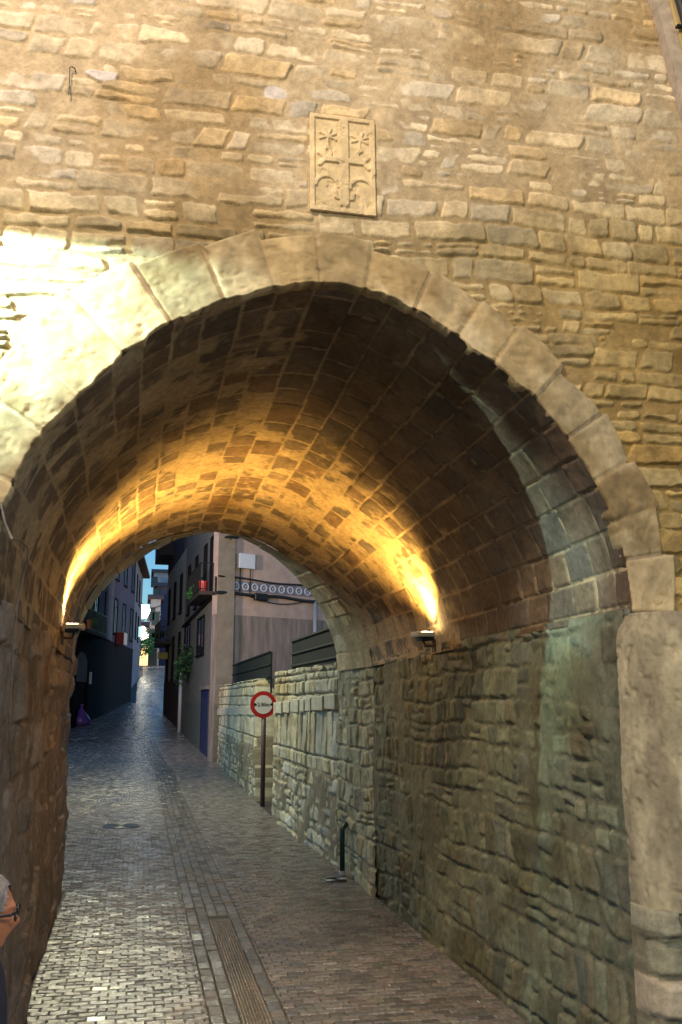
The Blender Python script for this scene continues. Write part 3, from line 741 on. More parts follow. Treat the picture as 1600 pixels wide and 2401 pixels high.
# ------------------------------------------------------------------ garden walls behind the gate
def garden_wall(name, label, Y0, Y1, Xa, Xb, seed, ztop, thick=.5, step=.02):
    t = thing(name, label, 'garden wall', (Xa, Y0, 0))
    ya = np.arange(Y0, Y1, step); za = np.arange(-.05, ztop + .001, .018)
    YY, ZZ = np.meshgrid(ya, za); XX = Xa + (Xb - Xa) * (YY - Y0) / (Y1 - Y0)
    low = 1 - sstep(1.12, 1.2, ZZ)
    rows = [-.1, .22, .5, .78, 1.15, 1.38, 2.06, 2.30, 2.52, 2.64, ztop + .1]
    pa = coursed(YY, ZZ, seed, rows, (.22, .5), warp=.012, corner=.03, rough=.004, slant=.12)
    pb = coursed(YY, ZZ, seed + 3, (.14, .26), (.2, .5), warp=.04, corner=.04, rough=.008, slant=.4, split=.2)
    h1, s1, c1 = masonry(pa, YY, ZZ, seed, depth=.045, gap=(.004, .014), bev=.02, tilt=.06, mort=.1, mvar=.3, out=.014)
    h2, s2, c2 = masonry(pb, YY, ZZ, seed + 3, depth=.05, gap=(.003, .014), bev=.03, tilt=.12, mort=.75, mvar=.7, out=.02, grain=.006)
    k = low; h = h1 * (1 - k) + h2 * k; s = s1 * (1 - k) + s2 * k
    cols = tuple(np.where(k > .5, q, p) for p, q in zip(c1, c2))
    h += fbm(YY * .7, ZZ * .8, seed + 8, 3) * .05
    # top broken edge
    cut = ztop - .03 + fbm(YY * 3.5, ZZ * 0, seed + 12, 3) * .10
    ZZ2 = np.minimum(ZZ, cut)
    colr = stone_cols(s, cols, YY, ZZ, seed, (.46, .42, .29), .22, mortar=(.24, .2, .13), warm=(.50, .42, .24), grey=(.42, .42, .36))
    P, fl = displace(np.stack([XX, YY, ZZ2], -1), h, (0, Y0, 1))
    # top and end faces folded back
    tp = P[-1:].copy(); tp[..., 0] += thick; P = np.concatenate([P, tp]); colr = np.concatenate([colr, colr[-1:]])
    e0 = P[:, :1].copy(); e0[..., 0] = Xa + thick; e1 = P[:, -1:].copy(); e1[..., 0] = Xb + thick
    P = np.concatenate([e0, P, e1], 1); colr = np.concatenate([colr[:, :1], colr, colr[:, -1:]], 1)
    grid_mesh('masonry', P, colr, M_STONE, t, fl)
    MB().quad((Xa + thick, Y0, 0), (Xb + thick, Y1, 0), (Xb + thick, Y1, ztop), (Xa + thick, Y0, ztop)).build('rear_face', M_BASE_STONE, t)
    # band of flat coping slabs set into the face
    rg = np.random.RandomState(seed); yy = Y0 + .02; V_ = MB()
    while yy < Y1 - .1:
        L = min(rg.uniform(.4, .95), Y1 - .02 - yy); xm = Xa + (Xb - Xa) * ((yy + L / 2) - Y0) / (Y1 - Y0)
        V_.box((xm + .112, yy + L / 2, zband(yy) + rg.normal(0, .004)), .28 + rg.uniform(-.015, .015), L - .008, .22 + rg.uniform(-.02, .015), V=(0, 1, rg.normal(0, .006)), bev=.012)
        yy += L
    V_.build('slab_band', flat_mat('slab_stone', (.46, .42, .31), .85, bump=.5, scale=9, var=.3), t)
    return t
def zband(y): return float(np.interp(y, [13, 18.5, 22, 33], [2.18, 2.03, 1.98, 1.80]))
garden_wall('garden_wall', 'pale stone garden wall with a slab band joining the end of the arch', 13.12, 18.3, 2.73, 2.56, 51, 2.74)
garden_wall('garden_wall', 'farther stone garden wall beyond the road sign beside the pink house', 21.6, 32.7, 2.62, 2.66, 57, 2.70, step=.035)
# back of the niche where the sign stands
ya = np.arange(18.2, 21.9, .03); za = np.arange(-.05, 2.62, .03); YY, ZZ = np.meshgrid(ya, za)
pat = coursed(YY, ZZ, 77, (.15, .35), (.2, .5), warp=.06, corner=.05, rough=.01, slant=.4, split=.2)
h, st, cr = masonry(pat, YY, ZZ, 77, depth=.08, gap=(.01, .03), bev=.04, tilt=.15, mort=.2, mvar=.5, out=.04, missing=.1, grain=.01)
P = np.stack([3.05 - h, YY, ZZ], -1)
o = grid_mesh('niche_wall', P, stone_cols(st, cr, YY, ZZ, 77, (.22, .15, .10), .3, mortar=(.12, .08, .05)), M_STONE, None, False)
tag(o, 'crumbling dark red brown stretch of wall set back behind the road sign', 'garden wall')
# raised garden earth behind the walls
o = MB().box((6.6, 23.5, 1.15), 6.8, 19.5, 2.3).build('garden_terrace', flat_mat('earth', (.06, .05, .035), .95, bump=.5, scale=8)); tag(o, kind='structure')

def mesh_fence(label, Y0, X0, Y1, X1, z0, z1):
    t = thing('metal_fence', label, 'fence', (X0, Y0, z0), 'dark fence panels on the garden walls')
    d = np.array([X1 - X0, Y1 - Y0, 0]); L = np.linalg.norm(d); u = d / L; n = np.array([u[1], -u[0], 0])
    m = MB(); k = int(L / .055)
    for i in range(k + 1):
        p = np.array([X0, Y0, 0]) + u * L * i / k
        m.box(p + [0, 0, (z0 + z1) / 2 - .03], .036, .006, z1 - z0 + .06, U=u, V=n)
    m.build('slats', M_FENCE, t)
    r = MB()
    for z in (z0 + .02, z0 + (z1 - z0) * .5, z1): r.box(np.array([X0, Y0, 0]) + u * L / 2 + n * -.02 + [0, 0, z], L + .02, .03, .03, U=u, V=n)
    r.build('rail', M_FENCE, t)
    kk = max(2, int(L / 2) + 1)
    for i in range(kk):
        p = np.array([X0, Y0, 0]) + u * L * i / (kk - 1)
        MB().box(p + n * .02 + [0, 0, (z0 - .35 + z1) / 2], .04, .04, z1 - z0 + .35, U=u, V=n).build('post', M_FENCE, t)
    return t
mesh_fence('dark slatted metal fence on the nearer garden wall', 12.6, 2.82, 17.35, 2.75, 2.80, 3.27)
mesh_fence('dark slatted metal fence on the farther garden wall', 20.9, 2.83, 29.6, 2.83, 2.70, 3.26)

# road sign: width limit
sg = thing('road_sign', 'round red and white width limit sign on a grey post in the wall gap', 'road sign', (2.80, 20.6, 0))
sx, sy, sz = 2.80, 20.6, 2.23
p = at_Y(618, 1652, 20.6); sx, sz = float(p[0]), float(p[2])
MB().tube([(sx + .02, sy + .05, -.02), (sx + .02, sy + .05, sz + .2)], .05, 12).build('post', M_POST, sg, True)
def disc(r, y, r0=0, n=40, th=.01):
    m = MB(); vs = []
    for yy in (y, y + th):
        for k in range(n):
            a_ = 2 * math.pi * k / n; vs.append((sx + r * math.cos(a_), yy, sz + r * math.sin(a_)))
    return m.add(vs, [tuple(range(n)), tuple(range(n, 2 * n))] + [(k, (k + 1) % n, n + (k + 1) % n, n + k) for k in range(n)])
disc(.285, sy, th=.012).build('red_rim', M_RED, sg)
disc(.198, sy - .006, th=.006).build('white_face', M_SIGNW, sg)
def arrow(s): return MB().add([(sx + s * .20, sy - .009, sz + .045), (sx + s * .20, sy - .009, sz - .045), (sx + s * .135, sy - .009, sz)], [(0, 1, 2)])
arrow(-1).build('arrow', M_BLACK, sg); arrow(1).build('arrow', M_BLACK, sg)
fc = bpy.data.curves.new('digits', 'FONT'); fc.body = '2.80m'; fc.size = .105; fc.align_x = 'CENTER'; fc.align_y = 'CENTER'; fc.extrude = .001
fo = bpy.data.objects.new('digits_curve', fc); COL.objects.link(fo)
tm = bpy.data.meshes.new_from_object(fo.evaluated_get(bpy.context.evaluated_depsgraph_get())); bpy.data.objects.remove(fo)
tm.transform(Matrix.Translation((sx, sy - .010, sz)) @ Matrix.Rotation(math.pi / 2, 4, 'X')); tm.name = 'digits'; tm.materials.clear()
link('digits', tm, M_BLACK, sg)

# green downpipe with its drain, manholes
pp = at_Y(787, 1980, 12.3)
gp = thing('green_downpipe', 'short dark green pipe at the foot of the passage wall', 'pipe', (2.64, 12.35, 0))
MB().tube([(2.63, 12.35, .06), (2.63, 12.35, .58), (2.70, 12.35, .65)], .035, 12).build('tube', M_GREENPIPE, gp, True)
MB().tube([(2.63, 12.35, .0), (2.63, 12.35, .07)], .042, 12).build('foot_collar', M_ZINC, gp, True)
def round_cover(label, x, y, r):
    t = thing('manhole_cover', label, 'manhole cover', (x, y, 0)); n = 36
    m = MB(); vs = [(x + r * math.cos(2 * math.pi * k / n), y + r * math.sin(2 * math.pi * k / n), z) for z in (-.01, .009) for k in range(n)]
    m.add(vs, [tuple(range(n, 2 * n))] + [(k, (k + 1) % n, n + (k + 1) % n, n + k) for k in range(n)]); m.build('lid', M_CASTIRON, t)
    q = MB(); 
    for rr_ in (r * .92, r * .6, r * .3):
        q.tube([(x + rr_ * math.cos(2 * math.pi * k / n), y + rr_ * math.sin(2 * math.pi * k / n), .010) for k in range(n + 1)], .008, 6, False)
    q.build('raised_rings', M_CASTIRON, t); return t
round_cover('round iron manhole cover in the paving on the left of the road', -.21, 17.9, .33)
round_cover('small dark round drain cover at the foot of the green pipe', 2.50, 12.1, .14)
gr = thing('drain_grate', 'rectangular iron drain grate sunk in the paving farther up', 'drain grate', (-.5, 22.3, 0))
MB().box((-.5, 22.75, .010), .55, .05, .016).box((-.5, 22.05, .010), .55, .05, .016).box((-.76, 22.4, .011), .04, .7, .016).box((-.24, 22.4, .011), .04, .7, .016).build('frame', M_ZINC, gr)
q = MB()
for k in range(8): q.box((-.72 + k * .063, 22.4, .008), .03, .66, .012)
q.build('bars', M_IRON, gr)

# ------------------------------------------------------------------ houses along the street
def frame_of(p, q):
    p = np.array([p[0], p[1], 0.]); q = np.array([q[0], q[1], 0.]); u = q - p; L = np.linalg.norm(u); u = u / L
    n = np.array([u[1], -u[0], 0])
    if np.dot(n, np.array([.6, 0, 0]) - (p + q) / 2) < 0: n = -n
    return p, u, n, L
class Face:
    """a facade plane: coordinates (s along, z up) with n pointing to the street"""
    def __init__(s, p, q): s.p, s.u, s.n, s.L = frame_of(p, q)
    def pt(s, a, z, o=0.): return s.p + s.u * a + s.n * o + np.array([0, 0, z])
    def px(s, x, y, o=0.):
        P_ = at_plane(x, y, s.p + s.n * o, s.n); return float(np.dot(P_ - s.p, s.u)), float(P_[2])
    def slab(s, m, a0, a1, z0, z1, o0, o1, bev=0): return m.box(s.pt((a0 + a1) / 2, (z0 + z1) / 2, (o0 + o1) / 2), abs(a1 - a0), abs(o1 - o0), abs(z1 - z0), U=s.u, V=s.n, bev=bev)
def window(f, house, a0, a1, z0, z1, shutters=None, lit=None):
    m = MB(); t_ = .07
    f.slab(m, a0 - t_, a0, z0 - t_, z1 + t_, 0, .05); f.slab(m, a1, a1 + t_, z0 - t_, z1 + t_, 0, .05)
    f.slab(m, a0, a1, z1, z1 + t_, 0, .05); f.slab(m, a0 - .1, a1 + .1, z0 - t_ - .01, z0 - .01, 0, .09)
    f.slab(m, (a0 + a1) / 2 - .025, (a0 + a1) / 2 + .025, z0, z1, .008, .035)
    w_ = m.build('window', shutters or M_WOOD, house)
    g_ = MB(); f.slab(g_, a0, a1, z0, z1, .003, .012); g_.build('pane', lit or M_GLASS, w_)
def balcony(f, name, label, a0, a1, z, depth=.55, hh=1.0, group=None, house=None):
    t = house; b_ = MB(); f.slab(b_, a0, a1, z - .14, z, 0, depth, .01); br = b_.build('balcony', M_WOOD, t)
    r = MB()
    for (A0, A1, O0, O1) in ((a0, a1, depth - .04, depth - .01), (a0, a0 + .03, 0, depth - .04), (a1 - .03, a1, 0, depth - .04)):
        f.slab(r, A0, A1, z + hh - .03, z + hh, O0, O1); f.slab(r, A0, A1, z + .06, z + .085, O0, O1)
    k = int((a1 - a0) / .11)
    for i in range(k + 1):
        s_ = a0 + (a1 - a0 - .02) * i / k; f.slab(r, s_, s_ + .018, z, z + hh, depth - .035, depth - .017)
    for i in range(5):
        o_ = depth * i / 5
        for s_ in (a0, a1 - .02): f.slab(r, s_, s_ + .018, z, z + hh, o_, o_ + .018)
    r.build('railing', M_IRON, br)
def leaves(center, size, n, leaf, seed, hang=0.0):
    rg = np.random.RandomState(seed); m = MB(); nb_ = max(4, n // 45)
    cl = [(np.array(center) + rg.uniform(-.5, .5, 3) * np.array(size), rg.uniform(.18, .42)) for _ in range(nb_)]
    for i in range(n):
        c_, rad = cl[rg.randint(nb_)]
        d_ = rg.normal(0, 1, 3); d_ /= np.linalg.norm(d_)
        p_ = c_ + d_ * rad * min(size) * rg.uniform(.4, 1.1) - np.array([0, 0, hang * rg.rand() ** 2])
        a_ = rg.normal(0, 1, 3); a_ /= np.linalg.norm(a_); b_ = np.cross(a_, rg.normal(0, 1, 3)); b_ /= np.linalg.norm(b_)
        L = leaf * rg.uniform(.6, 1.4)
        m.add([p_ - a_ * L, p_ + b_ * L * .45, p_ + a_ * L, p_ - b_ * L * .45], [(0, 1, 2, 3)])
    return m
def plant(name, label, cat, center, size, n, leaf, seed, mat, pot=None, hang=0, group=None):
    t = thing(name, label, cat, tuple(map(float, center)), group)
    leaves(center, size, n, leaf, seed, hang).build('foliage', mat, t)
    c_ = np.array(center, float); st_ = MB()
    rg = np.random.RandomState(seed)
    for k in range(5):
        e = c_ + rg.uniform(-.4, .4, 3) * np.array(size)
        st_.tube([c_ - [0, 0, size[2] * .55], (c_ - [0, 0, size[2] * .2] + e) / 2, e], [.014, .01, .004], 5)
    st_.build('stem', M_WOOD, t)
    if pot is not None:
        r = pot; z0 = c_[2] - size[2] * .55
        MB().tube([(c_[0], c_[1], z0 - r * 1.4), (c_[0], c_[1], z0)], [r * .7, r], 14).build('pot', flat_mat('terracotta', (.38, .12, .05), .8), t)
    return t

# pink house at the corner behind the garden
C0 = at_Y(500, 1781, 33); C1 = at_Y(383, 1673, 55)
Cm = C0 + (C1 - C0) * .52
fr_dir = np.array([.90, .43]); 
pinkF = Face(C0[:2], C0[:2] + fr_dir * 10.5)
ph = thing('pink_house', 'pink plastered corner house with a tiled frieze beyond the garden', 'house', (float(C0[0]), float(C0[1]), 0))
if pinkF.n[1] > 0: pinkF.n = -pinkF.n
z_div = pinkF.px(520, 1440)[1]; ztopP = 11.5
m = MB(); pinkF.slab(m, 0, 10.5, z_div, ztopP, -.35, 0); m.build('upper_wall', M_PLASTER_PINK, ph)
m = MB(); pinkF.slab(m, 0, 10.5, -.1, z_div, -.35, .004); m.build('lower_wall', M_PLASTER_BROWN, ph)
zf0 = pinkF.px(510, 1382)[1]; zf1 = pinkF.px(510, 1358)[1]
m = MB(); pinkF.slab(m, .05, 10.4, zf0, zf1, 0, .02); fz = m.build('frieze', flat_mat('frieze_ground', (.18, .17, .22), .5, scale=10), ph)
m = MB(); a_ = .35; hw = (zf1 - zf0)
while a_ < 10:
    cpt = pinkF.pt(a_, (zf0 + zf1) / 2, .028)
    ring = [cpt + pinkF.u * hw * .34 * math.cos(2 * math.pi * k / 14) + np.array([0, 0, 1]) * hw * .34 * math.sin(2 * math.pi * k / 14) for k in range(15)]
    m.tube(ring, hw * .09, 5, False); m.tube([cpt - pinkF.n * .01, cpt + pinkF.n * .012], hw * .08, 8)
    a_ += hw * 1.08
m.build('frieze_rings', flat_mat('frieze_white', (.55, .53, .58), .5, scale=10), fz)
m = MB(); pinkF.slab(m, -.35, 10.9, ztopP, ztopP + .15, -.6, .5); m.build('roof', M_TILE, ph)
# street side of the same house
sf = Face(C0[:2], Cm[:2])
if sf.n[0] > 0: sf.n = -sf.n
m = MB(); sf.slab(m, .0, sf.L, 2.1, ztopP, -.6, 0); m.build('street_wall', M_PLASTER_BEIGE, ph)
m = MB(); sf.slab(m, .0, sf.L, -.2, 2.1, -.6, .01); m.build('dado', M_BASE_STONE, ph)
a0, z1 = sf.px(491, 1616); a1, _ = sf.px(474, 1616)
m = MB(); sf.slab(m, a0, a1, zg(34.5) - .1, z1, -.0, .03); dr = m.build('door', M_BLUEDOOR, ph)
m = MB(); 
for k in range(3): sf.slab(m, a0 + .12 + k * (a1 - a0 - .1) / 3, a0 + .1 + (k + .75) * (a1 - a0 - .1) / 3, .5, z1 - .3, .03, .042)
m.build('door_panel', M_BLUEDOOR, dr)
m = MB(); sf.slab(m, a0 - .15, a1 + .15, z1, z1 + .12, 0, .1); m.build('lintel', M_PLASTER_BROWN, ph)
for (xa, xb, ya_, yb) in ((481, 466, 1445, 1530), (447, 436, 1462, 1560)):
    s0, zt = sf.px(xa, ya_); s1, _ = sf.px(xb, ya_); _, zb = sf.px(xa, yb)
    window(sf, ph, s0, s1, zb, zt, M_DARK)
s0, zb_ = sf.px(486, 1374, .55); s1, _ = sf.px(440, 1374, .55)
balcony(sf, 'b', '', .25, .25 + 4.2, sf.px(489, 1368, .55)[1], .6, 1.0, house=ph)
for i, s_ in enumerate((1.2, 3.2)): window(sf, ph, s_, s_ + .8, 6.0, 8.1, M_DARK)
for s_ in (6.3, 9.2): window(sf, ph, s_, s_ + .8, 6.0, 8.1, M_DARK)
# fittings on the pink face
s0, zt = pinkF.px(556, 1298); s1, zb = pinkF.px(592, 1336)
bx = thing('meter_box', 'white square meter box high on the pink wall', 'box', tuple(map(float, pinkF.pt((s0 + s1) / 2, zb))))
m = MB(); pinkF.slab(m, s0, s1, zb, zt, .005, .2, .01); m.build('case', M_WHITE, bx)
m = MB(); 
for s_ in (s0 + .12, s1 - .12): m.tube([pinkF.pt(s_, zb, .06), pinkF.pt(s_, zf0 - .1, .06)], .018, 6)
m.build('conduit', M_IRON, bx)
sp = thing('wall_spotlight', 'small dark spotlight fixed on the pink wall above the white box', 'spotlight', tuple(map(float, pinkF.pt(.8, 8))))
s0, z0 = pinkF.px(536, 1262)
m = MB(); m.box(pinkF.pt(s0, z0, .25), .42, .3, .07, U=pinkF.u, V=pinkF.n, bev=.01); m.build('head', M_IRON, sp)
m = MB(); s2, z2 = pinkF.px(534, 1345); m.tube([pinkF.pt(s0, z0, .2), pinkF.pt(s0, z0 - .25, .03), pinkF.pt(s0, z2, .03)], .02, 6); m.build('arm', M_IRON, sp)
m = MB(); s2, z2 = pinkF.px(540, 1342); pinkF.slab(m, s2 - .06, s2 + .06, z2 - .12, z2 + .12, .01, .1, .01)
tag(m.build('junction_box', M_WHITE), 'tiny white junction box above the tiled frieze', 'box')
# cable tray along both faces
cb = thing('cable_run', 'thick black cable run along the pink house below the frieze', 'cable', tuple(map(float, pinkF.pt(0, zf0))))
m = MB(); pts = [pinkF.pt(-.02, zf1 + .12, .08)] + [pinkF.pt(s_, zf1 + .10 - .02 * s_ + .03 * math.sin(s_ * 2), .07) for s_ in np.arange(.1, 4.6, .3)]
m.tube(pts, .035, 7); m.build('upper_cable', M_CABLE, cb)
m = MB(); m.tube([pinkF.pt(s_, zf0 - .11 - .05 * max(0, s_ - 2.5) * .8 + .02 * math.sin(s_ * 3), .08) for s_ in np.arange(-.05, 9, .35)], .06, 7)
m.tube([pinkF.pt(s_, zf0 - .18 - .18 * max(0, math.sin((s_ - 1.3) * 1.25)), .08) for s_ in np.arange(1.3, 3.9, .15)], .018, 6)
m.build('lower_cable', M_CABLE, cb)
m = MB(); s0, z0 = pinkF.px(606, 1401); pinkF.slab(m, s0 - .28, s0 + .28, z0 - .13, z0 + .13, .1, .25, .03); m.build('splice_box', M_IRON, cb)
m = MB(); m.tube([sf.pt(s_, zf0 - .12 - .03 * s_, .08) for s_ in np.arange(-.05, sf.L, .5)], .06, 7); m.tube([sf.pt(.02, zf1 + .1, .07), sf.pt(.02, zf0 - .1, .07)], .035, 7)
m.build('street_side_cable', M_CABLE, cb)
m = MB(); m.tube([sf.pt(.35, zf0 - .15, .05), sf.pt(.35, 3.2, .05), sf.pt(.3, 3.0, .05), sf.pt(.3, .15, .05)], .03, 7)
tag(m.build('thin_downpipe', M_ZINC), 'thin grey pipe down the corner of the pink house', 'pipe')
m = MB(); s0, z0 = pinkF.px(736, 1410); m.tube([pinkF.pt(s0, z0, .08), pinkF.pt(s0, 2.6, .08)], .065, 10)
tag(m.build('pale_downpipe', M_ZINC, None, True), 'pale downpipe on the pink wall above the dark fence', 'pipe')
m = MB(); s0, z0 = sf.px(426, 1546, .1); m.tube([sf.pt(s0, z0, .1), sf.pt(s0, zg(42) - .0, .1)], .085, 10)
tag(m.build('white_downpipe', M_WHITE, None, True), 'thick pale downpipe standing in front of the street facade', 'pipe')
# climbing plant on the street side and balcony plants
s0, z0 = sf.px(450, 1530); plant('climbing_plant', 'dark green climbing plant hanging from the window of the corner house', 'plant', sf.pt(s0, z0 - .1, .3), (.6, 2.4, 1.0), 900, .07, 3, M_LEAF, hang=.8)
plant('balcony_plant', 'trailing green plant along the upper balcony rail', 'plant', sf.pt(3.0, sf.px(489, 1368, .55)[1] + .25, .55), (.3, 2.2, .3), 260, .06, 4, M_LEAF2)
m = MB(); m.tube([sf.pt(.4, sf.px(489, 1368, .55)[1] + .0, .45), sf.pt(.4, sf.px(489, 1368, .55)[1] + .35, .45)], [.13, .17], 12)
tag(m.build('flower_pot', M_RED), 'red flower pot at the corner of the upper balcony', 'flower pot')

# next house on the right, with yellow wall, red dado and jutting eaves
h2 = thing('yellow_house', 'narrow pale yellow house with dark red base next to the pink house', 'house', (float(Cm[0]), float(Cm[1]), 0))
f2 = Face(Cm[:2], C1[:2])
if f2.n[0] > 0: f2.n = -f2.n
zd = f2.px(390, 1600)[1]
m = MB(); f2.slab(m, 0, f2.L, zd, 9.3, -2.5, 0); m.build('wall', M_CREAM, h2)
m = MB(); f2.slab(m, 0, f2.L, 0, zd, -2.5, .02); m.build('dado', M_DARKRED, h2)
m = MB(); f2.slab(m, 1.0, f2.L, 9.3, 14, -2.5, .02); m.build('upper_storey', flat_mat('brown_brick', (.06, .035, .035), .9, scale=6), h2)
m = MB(); f2.slab(m, f2.L - 3.5, f2.L + .5, f2.px(380, 1348)[1], 13.5, -1, .75); m.build('jutting_bay', flat_mat('bay_wood', (.05, .025, .022), .8, scale=8), h2)
for i in range(3):
    s_ = 1.5 + i * 3.4; window(f2, h2, s_, s_ + .9, zd + .1, zd + 2.2, M_DARK); window(f2, h2, s_, s_ + .9, 6.4, 8.2, M_DARK)
bz = f2.px(385, 1500, .5)[1]
balcony(f2, '', '', f2.L - 4.0, f2.L + .2, bz, .65, 1.1, house=h2)
s0, z1 = f2.px(402, 1515, .4); s1, z0 = f2.px(384, 1542, .4)
m = MB(); m.box(f2.pt(f2.L - 2.2, (z0 + z1) / 2, .3), .06, .55, abs(z1 - z0), U=f2.u, V=f2.n, bev=.01)
tag(m.build('hanging_sign', flat_mat('olive_yellow_sign', (.30, .28, .02), .5)), 'blank olive yellow sign box jutting from the yellow house', 'sign')
plant('balcony_plant', 'dark plant on the lower balcony of the yellow house', 'plant', f2.pt(f2.L - 2, bz + .4, .5), (.5, 2, .6), 260, .07, 8, M_LEAF)

# left row of houses
LA0 = at_Y(173, 1673, 46.5); LB0 = at_Y(306, 1643, 64)
ld = (LB0 - LA0)[:2] / np.linalg.norm((LB0 - LA0)[:2])
LS = LA0[:2] - ld * 9
h3 = thing('violet_house', 'dusky violet house with a plant filled balcony on the left of the street', 'house', (float(LS[0]), float(LS[1]), 0))
f3 = Face(LS, LB0[:2])
if f3.n[0] < 0: f3.n = -f3.n
zt3 = f3.px(331, 1296)[1]
zs3 = f3.px(250, 1500)[1]
m = MB(); f3.slab(m, 0, f3.L, zs3, 12.4, -4, 0); m.build('wall', M_VIOLET, h3)
m = MB(); f3.slab(m, 0, f3.L, -.3, zs3, -4, .03); m.build('ground_floor', M_DARK, h3)
m = MB(); f3.slab(m, -.2, f3.L + .3, 12.4, 12.6, -4.3, .75); m.build('roof', M_TILE, h3)
m = MB(); s0, _ = f3.px(249, 1400); s1, _ = f3.px(262, 1400); f3.slab(m, s0, s1, zs3, 12.3, .0, .12); m.build('pilaster', M_BLUEGREY, h3)
s0, zt = f3.px(180, 1525, .05); s1, zb = f3.px(204, 1600, .05)
m = MB(); 
vs = [f3.pt(s0, zb, .05), f3.pt(s1, zb, .05)] + [f3.pt((s0 + s1) / 2 + (s1 - s0) / 2 * math.cos(q), zt - .7 + .7 * math.sin(q), .05) for q in np.linspace(0, math.pi, 13)]
m.add(vs, [tuple(range(len(vs)))]); m.build('arched_door', M_BLUEGREY, h3)
for ja in (s0 - .25, s1):
    m = MB(); f3.slab(m, ja, ja + .25, zb - 1.5, zt - .5, 0, .12); m.build('door_jamb', M_DARK, h3)
bz = f3.px(230, 1486, .6)[1]; s0, _ = f3.px(192, 1486, .6); s1, _ = f3.px(246, 1486, .6)
balcony(f3, '', '', s0, s1, bz, .7, 1.0, house=h3)
for s_ in np.arange(f3.L - 14, f3.L - 1, 3.1): window(f3, h3, s_, s_ + .95, 6.0, 8.0, M_DARK); window(f3, h3, s_, s_ + .95, 9.2, 11.2, M_DARK)
plant('balcony_plant', 'bright green plants crowding the left balcony', 'plant', f3.pt((s0 + s1) / 2 - .6, bz + .55, .5), (.5, (s1 - s0) * .5, .8), 700, .075, 12, M_LEAF2)
m = MB(); pz = f3.pt(s0 + .9, bz, .62); m.tube([pz, pz + [0, 0, .42]], [.2, .27], 12); tag(m.build('flower_pot', flat_mat('orange_terracotta', (.55, .16, .07), .7)), 'orange flower pot at the near end of the left balcony', 'flower pot')
s0, z0 = f3.px(210, 1590, .1)
m = MB(); f3.slab(m, s0 - .15, s0 + .15, z0 - .3, z0 + .3, .04, .2, .02); tag(m.build('letter_box', M_WHITE), 'small pale box on the dark ground floor of the left house', 'box')
s0, z0 = f3.px(290, 1498, .4)
m = MB(); 
for k in range(5): (f3.slab(m, s0 - .5 + k * .25, s0 - .38 + k * .25, z0 - .35, z0 + .35, .05, .5))
aw = m.build('awning', M_RED); tag(aw, 'small red and pale striped awning on the left house', 'awning')
m = MB()
for k in range(5): (f3.slab(m, s0 - .38 + k * .25, s0 - .25 + k * .25, z0 - .35, z0 + .35, .05, .5))
m.build('pale_stripes', M_SIGNW, aw)
s0, z0 = f3.px(308, 1472, .5)
m = MB(); m.tube([f3.pt(f3.L - .5, f3.px(308, 1484, .5)[1], .5), f3.pt(f3.L - .5, f3.px(308, 1458, .5)[1], .5)], .09, 8)
tag(m.build('lit_sign_tube', M_SIGNLIT), 'vertical pale green lit tube at the corner of the left house', 'light')
bg_ = at_Y(190, 1694, 47.5)
bag = MB(); zz = zg(47.5); n = 14
rg = np.random.RandomState(2); prof = [(.0, .30), (.05, .42), (.2, .46), (.4, .38), (.6, .22), (.78, .10), (.88, .05), (.95, .10), (1.02, .06)]
vs = [(bg_[0] + r_ * (1 + rg.normal(0, .07)) * math.cos(2 * math.pi * k / n), bg_[1] + r_ * (1 + rg.normal(0, .07)) * math.sin(2 * math.pi * k / n), zz + z_) for z_, r_ in prof for k in range(n)]
bag.add(vs, [(i * n + k, i * n + (k + 1) % n, (i + 1) * n + (k + 1) % n, (i + 1) * n + k) for i in range(len(prof) - 1) for k in range(n)] + [tuple((len(prof) - 1) * n + k for k in range(n))])
tag(bag.build('rubbish_bag', M_BAG, None, True), 'violet tied rubbish bag on the ground by the left houses', 'bag')

# second left house farther up, and the far end of the street
P4 = at_Y(300, 1620, 70); P5 = at_Y(326, 1592, 86)
h4 = thing('grey_house', 'slim grey house past the violet house where the street bends', 'house', (float(P4[0]), float(P4[1]), 2))
f4 = Face(P4[:2], P5[:2])
if f4.n[0] < 0: f4.n = -f4.n
m = MB(); f4.slab(m, 0, f4.L, 1.5, 13.0, -3, 0); m.build('wall', M_BLUEGREY, h4)
m = MB(); f4.slab(m, 0, f4.L + .3, 13, 13.25, -3, .6); m.build('roof', M_TILE, h4)
for s_ in (2, 6, 10): window(f4, h4, s_, s_ + 1, 7, 9, M_DARK); window(f4, h4, s_, s_ + 1, 10, 12, M_DARK)
